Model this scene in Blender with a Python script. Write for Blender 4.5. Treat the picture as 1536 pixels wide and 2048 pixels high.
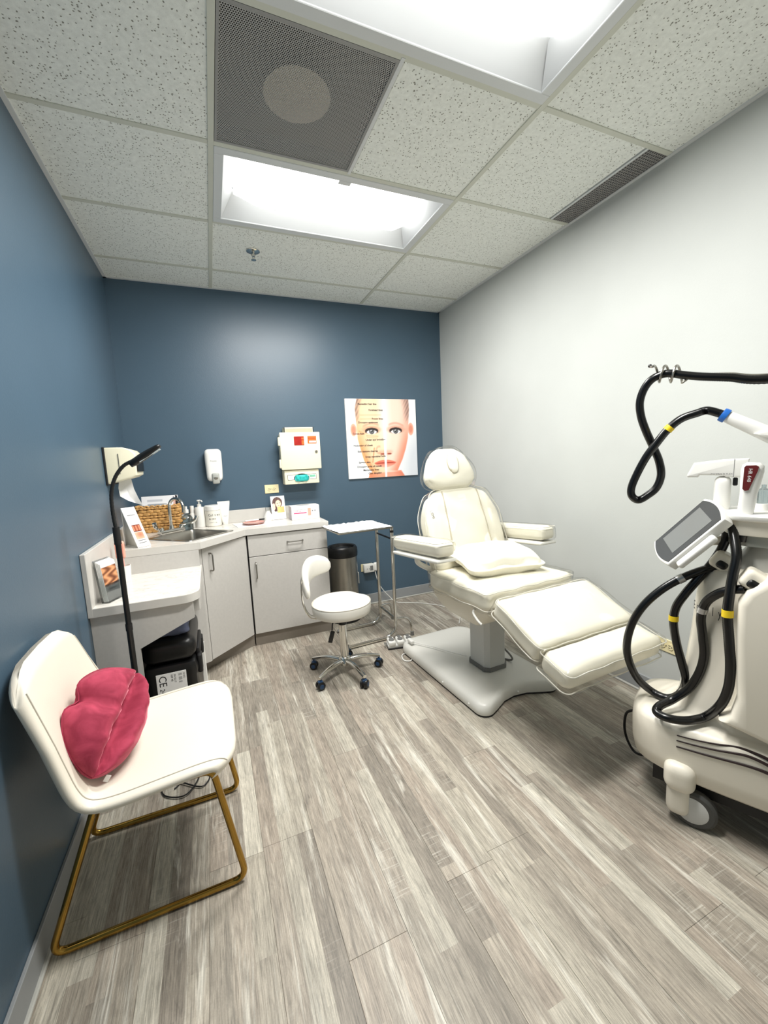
import bpy, bmesh, math, random
from mathutils import Vector, Matrix
random.seed(11)
for _o in list(bpy.data.objects): bpy.data.objects.remove(_o)
sc = bpy.context.scene
COL = sc.collection
PI = math.pi

# ------------------------------------------------------------------ camera
FPX = 820.554                                   # focal length in pixels of the 1536x2048 frame
CAM = Vector((0.571, -3.5707, 1.3739))
CX = Vector((0.92059358, -0.38774576, -0.04648323))   # image right
CY = Vector((-0.09257251, -0.10103768, -0.99056636))  # image down
CZ = Vector((0.37939134, 0.9162121, -0.12890924))     # forward
cd = bpy.data.cameras.new('camera')
cam = bpy.data.objects.new('camera', cd); COL.objects.link(cam)
cd.sensor_fit = 'VERTICAL'; cd.sensor_height = 36.0; cd.lens = FPX / 2048 * 36.0
cd.clip_start = 0.02
mw = Matrix.Identity(4)
for i in range(3):
    mw[i][0] = CX[i]; mw[i][1] = -CY[i]; mw[i][2] = -CZ[i]; mw[i][3] = CAM[i]
cam.matrix_world = mw
sc.camera = cam
# ------------------------------------------------------------------ world, exposure
w = bpy.data.worlds.new('world'); sc.world = w; w.use_nodes = True
w.node_tree.nodes['Background'].inputs[0].default_value = (0.8, 0.85, 0.9, 1)
w.node_tree.nodes['Background'].inputs[1].default_value = 0.3
sc.view_settings.view_transform = 'Standard'; sc.view_settings.look = 'None'
sc.view_settings.exposure = 0.40; sc.view_settings.gamma = 1.0
sc.view_settings.use_curve_mapping = False
LIGHT_STRENGTH = 3.2                             # glow of the two acrylic baskets as seen
LIGHT_POWER = 38.5                               # watts each fixture sends down into the room

def at(px, py, ax, v):
    d = CX * ((px - 768) / FPX) + CY * ((py - 1024) / FPX) + CZ
    i = 'xyz'.index(ax)
    return CAM + d * ((v - CAM[i]) / d[i])

# ------------------------------------------------------------------ materials
def lin(c):
    c = c / 255.0
    return c / 12.92 if c <= 0.04045 else ((c + 0.055) / 1.055) ** 2.4
def rgb(*c): return (lin(c[0]), lin(c[1]), lin(c[2]), 1.0)
MATS = {}
class NT:
    def __init__(s, name):
        s.m = bpy.data.materials.new(name); s.m.use_nodes = True
        s.t = s.m.node_tree; s.b = s.t.nodes['Principled BSDF']; MATS[name] = s.m
    def n(s, typ, **kw):
        x = s.t.nodes.new('ShaderNode' + typ)
        for k, v in kw.items():
            if k.startswith('i_'):
                key = k[2:]; key = int(key) if key.isdigit() else key.replace('_', ' ')
                x.inputs[key].default_value = v
            else: setattr(x, k, v)
        return x
    def l(s, a, b): s.t.links.new(a, b)
    def math(s, op, a, b=None):
        x = s.n('Math', operation=op)
        for i, q in enumerate((a, b)):
            if q is None: continue
            if isinstance(q, (int, float)): x.inputs[i].default_value = q
            else: s.l(q, x.inputs[i])
        return x.outputs[0]
    def mix(s, fac, a, b, blend='MIX'):
        x = s.n('Mix', data_type='RGBA', blend_type=blend)
        for i, q in ((0, fac), (6, a), (7, b)):
            if isinstance(q, (int, float, tuple)): x.inputs[i].default_value = q
            else: s.l(q, x.inputs[i])
        return x.outputs[2]
    def ramp(s, v, stops):
        r = s.n('ValToRGB'); s.l(v, r.inputs[0]); e = r.color_ramp.elements
        while len(e) < len(stops): e.new(0.5)
        for q, (p, c) in zip(e, stops):
            q.position = p; q.color = c if isinstance(c, tuple) else (c, c, c, 1)
        return r.outputs[0]
def M(name, col, rough=0.5, metal=0.0, spec=0.5, noise=None, bump=None, sheen=0.0, coat=0.0):
    """plain procedural material: noise=(scale, amount) varies the colour, bump=(scale, strength)"""
    k = NT(name); b = k.b
    b.inputs['Base Color'].default_value = col; b.inputs['Roughness'].default_value = rough
    b.inputs['Metallic'].default_value = metal; b.inputs['Specular IOR Level'].default_value = spec
    if sheen: b.inputs['Sheen Weight'].default_value = sheen
    if coat: b.inputs['Coat Weight'].default_value = coat
    tc = k.n('TexCoord')
    if noise:
        nz = k.n('TexNoise', i_Scale=noise[0], i_Detail=4.0); k.l(tc.outputs['Object'], nz.inputs['Vector'])
        f = k.ramp(nz.outputs[0], [(0.3, 1 - noise[1]), (0.7, 1 + noise[1])])
        k.l(k.mix(1.0, col, f, 'MULTIPLY'), b.inputs['Base Color'])
    if bump:
        nb = k.n('TexNoise', i_Scale=bump[0], i_Detail=3.0); k.l(tc.outputs['Object'], nb.inputs['Vector'])
        bp = k.n('Bump', i_Strength=bump[1], i_Distance=0.002); k.l(nb.outputs[0], bp.inputs['Height'])
        k.l(bp.outputs[0], b.inputs['Normal'])
    return k.m
def emit(name, col, strength):
    k = NT(name); k.b.inputs['Base Color'].default_value = col
    k.b.inputs['Emission Color'].default_value = col; k.b.inputs['Emission Strength'].default_value = strength
    return k.m
def attr_mat(name, rough=0.5, coat=0.0):
    k = NT(name); a = k.n('VertexColor'); a.layer_name = 'print'
    k.l(a.outputs[0], k.b.inputs['Base Color']); k.b.inputs['Roughness'].default_value = rough
    return k.m
def clear(name, amount=0.08, tint=(1, 1, 1, 1), rough=0.08, edge=0.6):
    """thin clear film: mostly transparent, a fresnel gloss on top"""
    k = NT(name); t = k.t
    tr = k.n('BsdfTransparent'); tr.inputs[0].default_value = tint
    gl = k.n('BsdfGlossy'); gl.inputs['Roughness'].default_value = rough
    lw = k.n('LayerWeight', i_Blend=0.25)
    f = k.math('ADD', k.math('MULTIPLY', lw.outputs['Fresnel'], edge), amount)
    ms = k.n('MixShader'); k.l(f, ms.inputs[0]); k.l(tr.outputs[0], ms.inputs[1]); k.l(gl.outputs[0], ms.inputs[2])
    k.l(ms.outputs[0], t.nodes['Material Output'].inputs[0]); t.nodes.remove(k.b)
    return k.m

def wall_mat(name, col, rough, spec):
    k = NT(name); tc = k.n('TexCoord')
    n1 = k.n('TexNoise', i_Scale=1.3, i_Detail=3.0); k.l(tc.outputs['Object'], n1.inputs['Vector'])
    n2 = k.n('TexNoise', i_Scale=160.0, i_Detail=2.0); k.l(tc.outputs['Object'], n2.inputs['Vector'])
    f = k.ramp(n1.outputs[0], [(0.35, 0.96), (0.65, 1.04)])
    k.l(k.mix(1.0, col, f, 'MULTIPLY'), k.b.inputs['Base Color'])
    bp = k.n('Bump', i_Strength=0.12, i_Distance=0.002); k.l(n2.outputs[0], bp.inputs['Height']); k.l(bp.outputs[0], k.b.inputs['Normal'])
    k.b.inputs['Roughness'].default_value = rough; k.b.inputs['Specular IOR Level'].default_value = spec
    return k.m
BLUE = wall_mat('navy_satin_paint', rgb(71, 93, 110), 0.38, 0.55)
GREY = wall_mat('pale_grey_paint', rgb(192, 195, 192), 0.55, 0.3)

def floor_mat():
    """weathered oak vinyl: each plank carries printed strips, grain, whitewash and knots"""
    k = NT('weathered_oak_vinyl'); g = k.n('NewGeometry'); oi = k.n('ObjectInfo')
    sp = k.n('SeparateXYZ'); k.l(g.outputs['Position'], sp.inputs[0]); X, Y = sp.outputs[0], sp.outputs[1]
    rnd = oi.outputs['Random']
    xs = k.math('FLOOR', k.math('MULTIPLY', k.math('SUBTRACT', X, 0.083), 1 / 0.0596))      # three strips to a plank
    off = k.n('TexWhiteNoise', noise_dimensions='1D'); k.l(xs, off.inputs['W'])
    ys = k.math('FLOOR', k.math('ADD', k.math('MULTIPLY', Y, 1.35), k.math('ADD', k.math('MULTIPLY', off.outputs[0], 9.0), k.math('MULTIPLY', rnd, 5.0))))
    cv = k.n('CombineXYZ'); k.l(xs, cv.inputs[0]); k.l(ys, cv.inputs[1])
    wn = k.n('TexWhiteNoise', noise_dimensions='3D'); k.l(cv.outputs[0], wn.inputs['Vector'])
    base = k.ramp(wn.outputs[0], [(0.0, rgb(138, 130, 119)), (0.12, rgb(150, 142, 130)), (0.35, rgb(163, 155, 142)), (0.55, rgb(160, 149, 136)),
                                  (0.75, rgb(173, 166, 152)), (0.95, rgb(188, 182, 168))])
    mp = k.n('Mapping'); mp.inputs['Scale'].default_value = (75, 2.6, 1); k.l(g.outputs['Position'], mp.inputs[0])
    ad = k.n('VectorMath', operation='ADD'); k.l(mp.outputs[0], ad.inputs[0])
    sv = k.n('VectorMath', operation='SCALE'); k.l(cv.outputs[0], sv.inputs[0]); sv.inputs['Scale'].default_value = 7.3
    k.l(sv.outputs[0], ad.inputs[1])
    gr = k.n('TexNoise', i_Scale=1.0, i_Detail=6.0, i_Roughness=0.7, i_Distortion=0.6); k.l(ad.outputs[0], gr.inputs['Vector'])
    gf = k.ramp(gr.outputs[0], [(0.30, 0.66), (0.5, 1.0), (0.70, 1.2)])
    c = k.mix(0.85, base, gf, 'MULTIPLY')
    # blotchy wear that breaks up every strip
    m7 = k.n('Mapping'); m7.inputs['Scale'].default_value = (38, 9, 1); k.l(g.outputs['Position'], m7.inputs[0])
    a7 = k.n('VectorMath', operation='ADD'); k.l(m7.outputs[0], a7.inputs[0]); k.l(sv.outputs[0], a7.inputs[1])
    bl = k.n('TexNoise', i_Scale=1.0, i_Detail=8.0, i_Roughness=0.72, i_Distortion=0.8); k.l(a7.outputs[0], bl.inputs['Vector'])
    c = k.mix(1.0, c, k.ramp(bl.outputs[0], [(0.28, 0.66), (0.5, 0.98), (0.70, 1.2)]), 'MULTIPLY')
    # cathedral grain lines
    m3 = k.n('Mapping'); m3.inputs['Scale'].default_value = (16, 0.9, 1); k.l(g.outputs['Position'], m3.inputs[0])
    a3 = k.n('VectorMath', operation='ADD'); k.l(m3.outputs[0], a3.inputs[0]); k.l(sv.outputs[0], a3.inputs[1])
    wv = k.n('TexWave', i_Scale=1.4, i_Distortion=5.0, i_Detail=2.0); wv.inputs['Detail Scale'].default_value = 1.2; k.l(a3.outputs[0], wv.inputs[0])
    wf = k.ramp(wv.outputs[0], [(0.0, 0.80), (0.25, 1.0), (1.0, 1.03)])
    c = k.mix(0.45, c, wf, 'MULTIPLY')
    # whitewash streaks and grey weathering
    m2 = k.n('Mapping'); m2.inputs['Scale'].default_value = (22, 1.5, 1); k.l(g.outputs['Position'], m2.inputs[0])
    ww = k.n('TexNoise', i_Scale=1.0, i_Detail=5.0, i_Roughness=0.65, i_Distortion=1.0); k.l(m2.outputs[0], ww.inputs['Vector'])
    c = k.mix(k.ramp(ww.outputs[0], [(0.55, 0.0), (0.70, 0.8)]), c, rgb(218, 214, 202))
    c = k.mix(k.ramp(ww.outputs[0], [(0.28, 0.65), (0.43, 0.0)]), c, rgb(126, 121, 113))
    # fine open grain and cross-cut saw marks
    m5 = k.n('Mapping'); m5.inputs['Scale'].default_value = (420, 14, 1); k.l(g.outputs['Position'], m5.inputs[0])
    fg = k.n('TexNoise', i_Scale=1.0, i_Detail=3.0, i_Roughness=0.6); k.l(m5.outputs[0], fg.inputs['Vector'])
    c = k.mix(1.0, c, k.ramp(fg.outputs[0], [(0.30, 0.62), (0.5, 0.98), (0.68, 1.2)]), 'MULTIPLY')
    m6 = k.n('Mapping'); m6.inputs['Scale'].default_value = (9, 150, 1); k.l(g.outputs['Position'], m6.inputs[0])
    sg = k.n('TexNoise', i_Scale=1.0, i_Detail=2.0); k.l(m6.outputs[0], sg.inputs['Vector'])
    pm = k.n('TexNoise', i_Scale=2.6, i_Detail=1.0); k.l(g.outputs['Position'], pm.inputs['Vector'])
    wsep = k.n('SeparateColor'); k.l(wn.outputs['Color'], wsep.inputs[0])
    sf = k.math('MULTIPLY', k.math('MULTIPLY', k.ramp(sg.outputs[0], [(0.55, 0.0), (0.70, 0.4)]), k.ramp(pm.outputs[0], [(0.50, 0.0), (0.62, 1.0)])), k.math('GREATER_THAN', wsep.outputs[1], 0.7))
    c = k.mix(sf, c, rgb(222, 218, 206))
    # fine speckle
    sn = k.n('TexNoise', i_Scale=230.0, i_Detail=2.0); k.l(g.outputs['Position'], sn.inputs['Vector'])
    c = k.mix(0.35, c, k.ramp(sn.outputs[0], [(0.3, 0.85), (0.7, 1.13)]), 'MULTIPLY')
    # knots
    m4 = k.n('Mapping'); m4.inputs['Scale'].default_value = (6.5, 3.2, 1); k.l(g.outputs['Position'], m4.inputs[0])
    vo = k.n('TexVoronoi', i_Scale=1.0); k.l(m4.outputs[0], vo.inputs['Vector'])
    c = k.mix(k.ramp(vo.outputs['Distance'], [(0.03, 0.7), (0.085, 0.0)]), c, rgb(128, 118, 104))
    hsv = k.n('HueSaturation'); k.l(c, hsv.inputs['Color'])
    k.l(k.math('ADD', k.math('MULTIPLY', rnd, 0.12), 0.99), hsv.inputs['Value'])
    k.l(hsv.outputs[0], k.b.inputs['Base Color'])
    bp = k.n('Bump', i_Strength=0.15, i_Distance=0.001); k.l(gr.outputs[0], bp.inputs['Height']); k.l(bp.outputs[0], k.b.inputs['Normal'])
    k.b.inputs['Roughness'].default_value = 0.45; k.b.inputs['Specular IOR Level'].default_value = 0.35
    return k.m
FLOOR = floor_mat()

def tile_mat():
    k = NT('mineral_fibre_tile'); g = k.n('NewGeometry'); P = g.outputs['Position']
    dn = k.n('TexNoise', i_Scale=45.0, i_Detail=1.0); k.l(P, dn.inputs['Vector'])
    da = k.n('VectorMath', operation='MULTIPLY_ADD'); k.l(dn.outputs[1], da.inputs[0]); da.inputs[1].default_value = (0.012,) * 3; k.l(P, da.inputs[2])
    v1 = k.n('TexVoronoi', i_Scale=95.0); k.l(da.outputs[0], v1.inputs['Vector'])
    v2 = k.n('TexVoronoi', i_Scale=240.0); k.l(P, v2.inputs['Vector'])
    # only some cells hold a pit
    wn = k.n('SeparateColor'); k.l(v1.outputs['Color'], wn.inputs[0])
    pit = k.math('MULTIPLY', k.ramp(v1.outputs['Distance'], [(0.19, 1.0), (0.30, 0.0)]), k.math('GREATER_THAN', wn.outputs[0], 0.38))
    fine = k.ramp(v2.outputs['Distance'], [(0.12, 0.55), (0.3, 0.0)])
    nz = k.n('TexNoise', i_Scale=60.0, i_Detail=3.0); k.l(P, nz.inputs['Vector'])
    c = k.mix(1.0, rgb(241, 244, 239), k.ramp(nz.outputs[0], [(0.3, 0.93), (0.7, 1.05)]), 'MULTIPLY')
    c = k.mix(k.math('MULTIPLY', fine, 0.35), c, rgb(150, 150, 140))
    c = k.mix(k.math('MULTIPLY', pit, 0.85), c, rgb(112, 109, 96))
    k.l(c, k.b.inputs['Base Color']); k.b.inputs['Roughness'].default_value = 0.9; k.b.inputs['Specular IOR Level'].default_value = 0.1
    bp = k.n('Bump', i_Strength=0.5, i_Distance=0.002); bp.invert = True; k.l(pit, bp.inputs['Height']); k.l(bp.outputs[0], k.b.inputs['Normal'])
    return k.m
TILE = tile_mat()

def perforated_mat():
    """sheet steel with round holes on a triangular pitch; the holes are open"""
    k = NT('perforated_steel'); g = k.n('NewGeometry'); sp = k.n('SeparateXYZ'); k.l(g.outputs['Position'], sp.inputs[0])
    p = 0.0075
    def dist(ox, oy):
        fx = k.math('SUBTRACT', k.math('FRACT', k.math('ADD', k.math('MULTIPLY', sp.outputs[0], 1 / p), ox)), 0.5)
        fy = k.math('MULTIPLY', k.math('SUBTRACT', k.math('FRACT', k.math('ADD', k.math('MULTIPLY', sp.outputs[1], 1 / (p * 1.732)), oy)), 0.5), 1.732)
        return k.math('ADD', k.math('MULTIPLY', fx, fx), k.math('MULTIPLY', fy, fy))
    d = k.math('MINIMUM', dist(0, 0), dist(0.5, 0.5))
    hole = k.math('LESS_THAN', d, 0.125)
    k.b.inputs['Base Color'].default_value = rgb(176, 176, 174); k.b.inputs['Roughness'].default_value = 0.5
    tr = k.n('BsdfTransparent'); ms = k.n('MixShader'); k.l(hole, ms.inputs[0]); k.l(k.b.outputs[0], ms.inputs[1]); k.l(tr.outputs[0], ms.inputs[2])
    k.l(ms.outputs[0], k.t.nodes['Material Output'].inputs[0])
    return k.m
def marble_mat():
    k = NT('pale_marble_laminate'); tc = k.n('NewGeometry')
    mp = k.n('Mapping'); mp.inputs['Scale'].default_value = (2.2, 7.0, 4.0); mp.inputs['Rotation'].default_value = (0, 0, 0.35); k.l(tc.outputs['Position'], mp.inputs[0])
    n = k.n('TexNoise', i_Scale=1.6, i_Detail=7.0, i_Roughness=0.62, i_Distortion=1.6); k.l(mp.outputs[0], n.inputs['Vector'])
    v = k.ramp(n.outputs[0], [(0.46, 0.0), (0.5, 0.55), (0.515, 0.1), (0.6, 0.0)])
    n2 = k.n('TexNoise', i_Scale=3.0, i_Detail=3.0); k.l(tc.outputs['Position'], n2.inputs['Vector'])
    c = k.mix(k.ramp(n2.outputs[0], [(0.35, 0.0), (0.7, 0.6)]), rgb(232, 229, 222), rgb(218, 210, 200))
    c = k.mix(v, c, rgb(168, 164, 160))
    k.l(c, k.b.inputs['Base Color']); k.b.inputs['Roughness'].default_value = 0.22
    return k.m
MARBLE = marble_mat()
def velvet_mat():
    k = NT('pink_velvet'); tc = k.n('TexCoord'); n = k.n('TexNoise', i_Scale=14.0, i_Detail=5.0, i_Distortion=1.5); k.l(tc.outputs['Object'], n.inputs['Vector'])
    lw = k.n('LayerWeight', i_Blend=0.35)
    c = k.mix(k.ramp(n.outputs[0], [(0.35, 0.0), (0.7, 1.0)]), rgb(146, 36, 62), rgb(182, 62, 88))
    k.l(c, k.b.inputs['Base Color']); k.b.inputs['Roughness'].default_value = 0.85
    k.b.inputs['Sheen Weight'].default_value = 0.8; k.b.inputs['Sheen Roughness'].default_value = 0.35; k.b.inputs['Sheen Tint'].default_value = rgb(240, 150, 165)
    b2 = k.n('TexNoise', i_Scale=25.0, i_Detail=3.0); k.l(tc.outputs['Object'], b2.inputs['Vector'])
    bp = k.n('Bump', i_Strength=0.25, i_Distance=0.006); k.l(b2.outputs[0], bp.inputs['Height']); k.l(bp.outputs[0], k.b.inputs['Normal'])
    return k.m
VELVET = velvet_mat()

WHITE = M('white_plastic', rgb(236, 235, 230), 0.35, noise=(3, 0.02))
CREAM = M('cream_plastic', rgb(238, 232, 205), 0.4, noise=(4, 0.02))
IVORY = M('ivory_outlet', rgb(234, 222, 178), 0.4, noise=(4, 0.02))
TBAR = M('painted_grid_steel', rgb(208, 210, 198), 0.5, noise=(8, 0.02))
FRAMEW = M('white_enamel', rgb(216, 219, 220), 0.4, noise=(8, 0.015))
REFLECT = M('reflector_white', rgb(206, 209, 211), 0.4, noise=(5, 0.01))
BASE = M('grey_vinyl_cove', rgb(150, 153, 155), 0.5, noise=(6, 0.03))
BASELIP = M('pale_shoe_strip', rgb(190, 190, 184), 0.5, noise=(6, 0.03))
LAMI = M('warm_grey_laminate', rgb(196, 193, 188), 0.45, noise=(60, 0.03), bump=(300, 0.05))
TOE = M('taupe_toe_kick', rgb(140, 132, 122), 0.55, noise=(30, 0.04))
EDGE = M('counter_edge_laminate', rgb(206, 203, 197), 0.35, noise=(20, 0.02))
DARK = M('black_gap', rgb(18, 18, 18), 0.8, noise=(5, 0.1))
BLACK = M('black_plastic', rgb(16, 16, 17), 0.35, noise=(9, 0.1))
BLACKM = M('black_matte', rgb(20, 20, 21), 0.55, noise=(9, 0.1))
RUBBER = M('black_rubber', rgb(28, 28, 30), 0.6, noise=(9, 0.1))
CHROME = M('polished_chrome', rgb(214, 212, 206), 0.12, metal=1.0, noise=(9, 0.02))
STEEL = M('brushed_steel', rgb(172, 168, 160), 0.3, metal=1.0, noise=(30, 0.05))
NICKEL = M('satin_nickel', rgb(150, 148, 142), 0.3, metal=1.0, noise=(20, 0.03))
GOLD = M('antique_gold', rgb(170, 134, 64), 0.13, metal=1.0, noise=(20, 0.08))
LEATHER = M('off_white_leatherette', rgb(229, 222, 207), 0.42, noise=(5, 0.02), bump=(240, 0.12))
VINYL = M('ivory_vinyl', rgb(236, 232, 216), 0.4, noise=(4, 0.015), bump=(9, 0.25))
VINYLS = M('ivory_vinyl_side', rgb(226, 220, 204), 0.45, noise=(4, 0.02), bump=(12, 0.3))
STOOLV = M('white_vinyl', rgb(238, 235, 226), 0.35, noise=(5, 0.01))
LINEN = M('white_pillowcase', rgb(240, 237, 222), 0.8, noise=(7, 0.02), bump=(26, 0.5))
POWDER = M('white_powder_coat', rgb(224, 223, 216), 0.35, noise=(5, 0.015))
GREYP = M('grey_plastic', rgb(120, 120, 118), 0.45, noise=(9, 0.04))
COLG = M('pale_grey_enamel', rgb(204, 205, 202), 0.4, noise=(5, 0.02))
DEVW = M('device_ivory', rgb(234, 228, 213), 0.32, noise=(5, 0.012))
PAPER = M('white_paper', rgb(244, 243, 241), 0.8, noise=(9, 0.01))
INK = M('black_ink', rgb(34, 34, 36), 0.7, noise=(9, 0.05))
GREYINK = M('grey_ink', rgb(120, 120, 122), 0.7, noise=(9, 0.05))
REDT = M('red_sharps_plastic', rgb(170, 40, 34), 0.25, noise=(30, 0.15))
ORANGE = M('orange_label', rgb(246, 108, 40), 0.5, noise=(9, 0.02))
TEAL = M('teal_nitrile', rgb(48, 190, 184), 0.5, noise=(40, 0.15), bump=(60, 0.6))
WICKER = M('golden_wicker', rgb(206, 158, 94), 0.6, noise=(55, 0.3), bump=(200, 0.5))
WICKD = M('dark_wicker', rgb(122, 82, 42), 0.7, noise=(55, 0.3))
BLUEC = M('blue_castor', rgb(28, 62, 98), 0.35, noise=(20, 0.2))
BLUER = M('blue_ring', rgb(36, 104, 190), 0.35, noise=(9, 0.03))
MAROON = M('maroon_label', rgb(102, 34, 36), 0.35, noise=(9, 0.03))
YEL = M('yellow_label', rgb(240, 206, 30), 0.5, noise=(30, 0.05))
SILV = M('silver_tape', rgb(190, 190, 190), 0.3, metal=0.8, noise=(60, 0.1))
GLASSG = M('screen_glass', rgb(78, 79, 79), 0.06, noise=(3, 0.01))
LCD = M('idle_screen', rgb(122, 124, 122), 0.1, noise=(3, 0.01))
DENIM = M('slate_fabric', rgb(104, 112, 138), 0.9, noise=(30, 0.15), bump=(60, 0.4))
PINKM = M('pink_ceramic', rgb(232, 170, 158), 0.4, noise=(9, 0.06))
PINKH = M('hot_pink_print', rgb(226, 60, 120), 0.6, noise=(9, 0.05))
SKIN = M('skin_tone_print', rgb(240, 170, 150), 0.6, noise=(40, 0.1))
FILM = clear('clear_plastic_film', 0.03, (0.99, 0.99, 0.985, 1), 0.15, 0.30)
ACRYL = clear('clear_acrylic', 0.05, (0.94, 0.96, 0.96, 1), 0.05, 0.8)
GLASS = clear('blue_grey_glass', 0.06, (0.80, 0.86, 0.88, 1), 0.06, 0.7)
PIPING = M('clear_piping', rgb(214, 211, 200), 0.2, noise=(30, 0.03))
PRINT = attr_mat('printed_picture', 0.45)
PERF = perforated_mat()
LAMP = emit('lit_acrylic_basket', (1.0, 0.985, 0.95, 1), LIGHT_STRENGTH)
LED = M('led_panel_off', rgb(215, 225, 228), 0.3, noise=(60, 0.05))

# ------------------------------------------------------------------ mesh building
ROOT = {}                                       # object -> world matrix of its thing
def V(*a): return Vector(a)
class MB:
    def __init__(s): s.v = []; s.f = []
    def add(s, vs, fs):
        n = len(s.v); s.v += [Vector(q) for q in vs]; s.f += [tuple(i + n for i in q) for q in fs]; return s
    def bm(s, bm, mat=None):
        bm.verts.ensure_lookup_table()
        for i, q in enumerate(bm.verts): q.index = i
        s.add([(mat @ q.co) if mat else q.co.copy() for q in bm.verts], [[q.index for q in f.verts] for f in bm.faces]); bm.free(); return s
    def box(s, c, size, bev=0.0, seg=2, rot=None):
        b = bmesh.new(); bmesh.ops.create_cube(b, size=1.0)
        for q in b.verts: q.co = Vector((q.co.x * size[0], q.co.y * size[1], q.co.z * size[2]))
        if bev > 0: bmesh.ops.bevel(b, geom=b.edges[:], offset=min(bev, min(size) * 0.49), segments=seg, profile=0.5, affect='EDGES')
        m = Matrix.Translation(Vector(c)) @ (rot.to_4x4() if rot else Matrix.Identity(4))
        return s.bm(b, m)
    def bb(s, x0, x1, y0, y1, z0, z1, bev=0.0, seg=2):
        return s.box(((x0 + x1) / 2, (y0 + y1) / 2, (z0 + z1) / 2), (abs(x1 - x0), abs(y1 - y0), abs(z1 - z0)), bev, seg)
    def cushion(s, c, half, r, n=10, crown=0.0, rot=None, fn=None):
        """rounded block with a crowned top; fn(point, unit) may reshape it"""
        b = bmesh.new(); bmesh.ops.create_cube(b, size=2.0)
        bmesh.ops.subdivide_edges(b, edges=b.edges[:], cuts=n, use_grid_fill=True)
        h = Vector(half)
        for q in b.verts:
            t = q.co.copy(); t = Vector([math.copysign(abs(k) ** 0.75, k) for k in t])
            p = Vector((t.x * h.x, t.y * h.y, t.z * h.z))
            inner = Vector([max(-(h[i] - min(r, h[i])), min(h[i] - min(r, h[i]), p[i])) for i in range(3)])
            d = p - inner
            if d.length > 1e-9:
                rr = Vector([min(r, h[i]) for i in range(3)])
                dd = Vector([d[i] / rr[i] for i in range(3)]); mx = max(abs(k) for k in dd); dd = dd.normalized() * mx
                p = inner + Vector([dd[i] * rr[i] for i in range(3)])
            if crown: p.z += math.copysign(crown, t.z) * max(0, 1 - t.x ** 2) * max(0, 1 - t.y ** 2) * abs(t.z)
            if fn: p = fn(p, t)
            q.co = p
        return s.bm(b, Matrix.Translation(Vector(c)) @ (rot.to_4x4() if rot else Matrix.Identity(4)))
    def loft(s, rings, cap=True, closed=True):
        n = len(rings[0]); vs = [p for r in rings for p in r]; fs = []
        for i in range(len(rings) - 1):
            for j in range(n if closed else n - 1):
                k = (j + 1) % n; fs.append((i * n + j, i * n + k, (i + 1) * n + k, (i + 1) * n + j))
        if cap: fs.append(tuple(reversed(range(n)))); fs.append(tuple((len(rings) - 1) * n + j for j in range(n)))
        return s.add(vs, fs)
    def cyl(s, p0, p1, r0, r1=None, n=20, cap=True):
        r1 = r0 if r1 is None else r1; return s.tube([Vector(p0), Vector(p1)], [r0, r1], n, cap)
    def tube(s, pts, r, n=12, cap=True, closed=False):
        pts = [Vector(p) for p in pts]; m = len(pts); rs = r if isinstance(r, (list, tuple)) else [r] * m
        tg = []
        for i in range(m):
            a = pts[(i - 1) % m] if (closed or i > 0) else pts[i]; b = pts[(i + 1) % m] if (closed or i < m - 1) else pts[i]
            d = (b - a); tg.append(d.normalized() if d.length > 1e-9 else Vector((0, 0, 1)))
        up = Vector((0, 0, 1)) if abs(tg[0].z) < 0.9 else Vector((1, 0, 0))
        nx = tg[0].cross(up).normalized(); rings = []
        for i in range(m):
            nx = (nx - tg[i] * nx.dot(tg[i])); nx = nx.normalized() if nx.length > 1e-6 else tg[i].orthogonal().normalized()
            ny = tg[i].cross(nx)
            rings.append([pts[i] + (nx * math.cos(2 * PI * j / n) + ny * math.sin(2 * PI * j / n)) * rs[i] for j in range(n)])
        if closed: rings.append(rings[0]); cap = False
        return s.loft(rings, cap)
    def lathe(s, prof, c=(0, 0, 0), n=28, axis=None):
        """prof: (radius, height) pairs round an axis through c (z by default)"""
        rot = Vector((0, 0, 1)).rotation_difference(Vector(axis)).to_matrix() if axis else Matrix.Identity(3)
        c = Vector(c)
        rings = [[c + rot @ Vector((max(r, 1e-5) * math.cos(2 * PI * j / n), max(r, 1e-5) * math.sin(2 * PI * j / n), z)) for j in range(n)] for r, z in prof]
        return s.loft(rings, True)
    def prism(s, poly, a, b, plane='xy', bev=0.0, seg=2):
        """polygon extruded from a to b along the third axis of 'plane'"""
        def P(u, v, t): return {'xy': (u, v, t), 'xz': (u, t, v), 'yz': (t, u, v)}[plane]
        bm = bmesh.new(); lo = [bm.verts.new(P(u, v, a)) for u, v in poly]; hi = [bm.verts.new(P(u, v, b)) for u, v in poly]; n = len(poly)
        bm.faces.new(lo[::-1]); bm.faces.new(hi)
        for i in range(n): bm.faces.new((lo[i], lo[(i + 1) % n], hi[(i + 1) % n], hi[i]))
        bmesh.ops.recalc_face_normals(bm, faces=bm.faces[:])
        if bev > 0:
            ed = [e for e in bm.edges if (e.verts[0] in lo) == (e.verts[1] in lo)]
            bmesh.ops.bevel(bm, geom=ed, offset=bev, segments=seg, profile=0.5, affect='EDGES')
        return s.bm(bm)
    def sphere(s, c, r, n=14, sc_=(1, 1, 1)):
        k = n // 2; prof = []
        rings = []
        for i in range(k + 1):
            a = -PI / 2 + PI * i / k; rr = max(math.cos(a), 1e-3)
            rings.append([Vector(c) + Vector((r * sc_[0] * rr * math.cos(2 * PI * j / n), r * sc_[1] * rr * math.sin(2 * PI * j / n), r * sc_[2] * math.sin(a))) for j in range(n)])
        return s.loft(rings, True)
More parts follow.
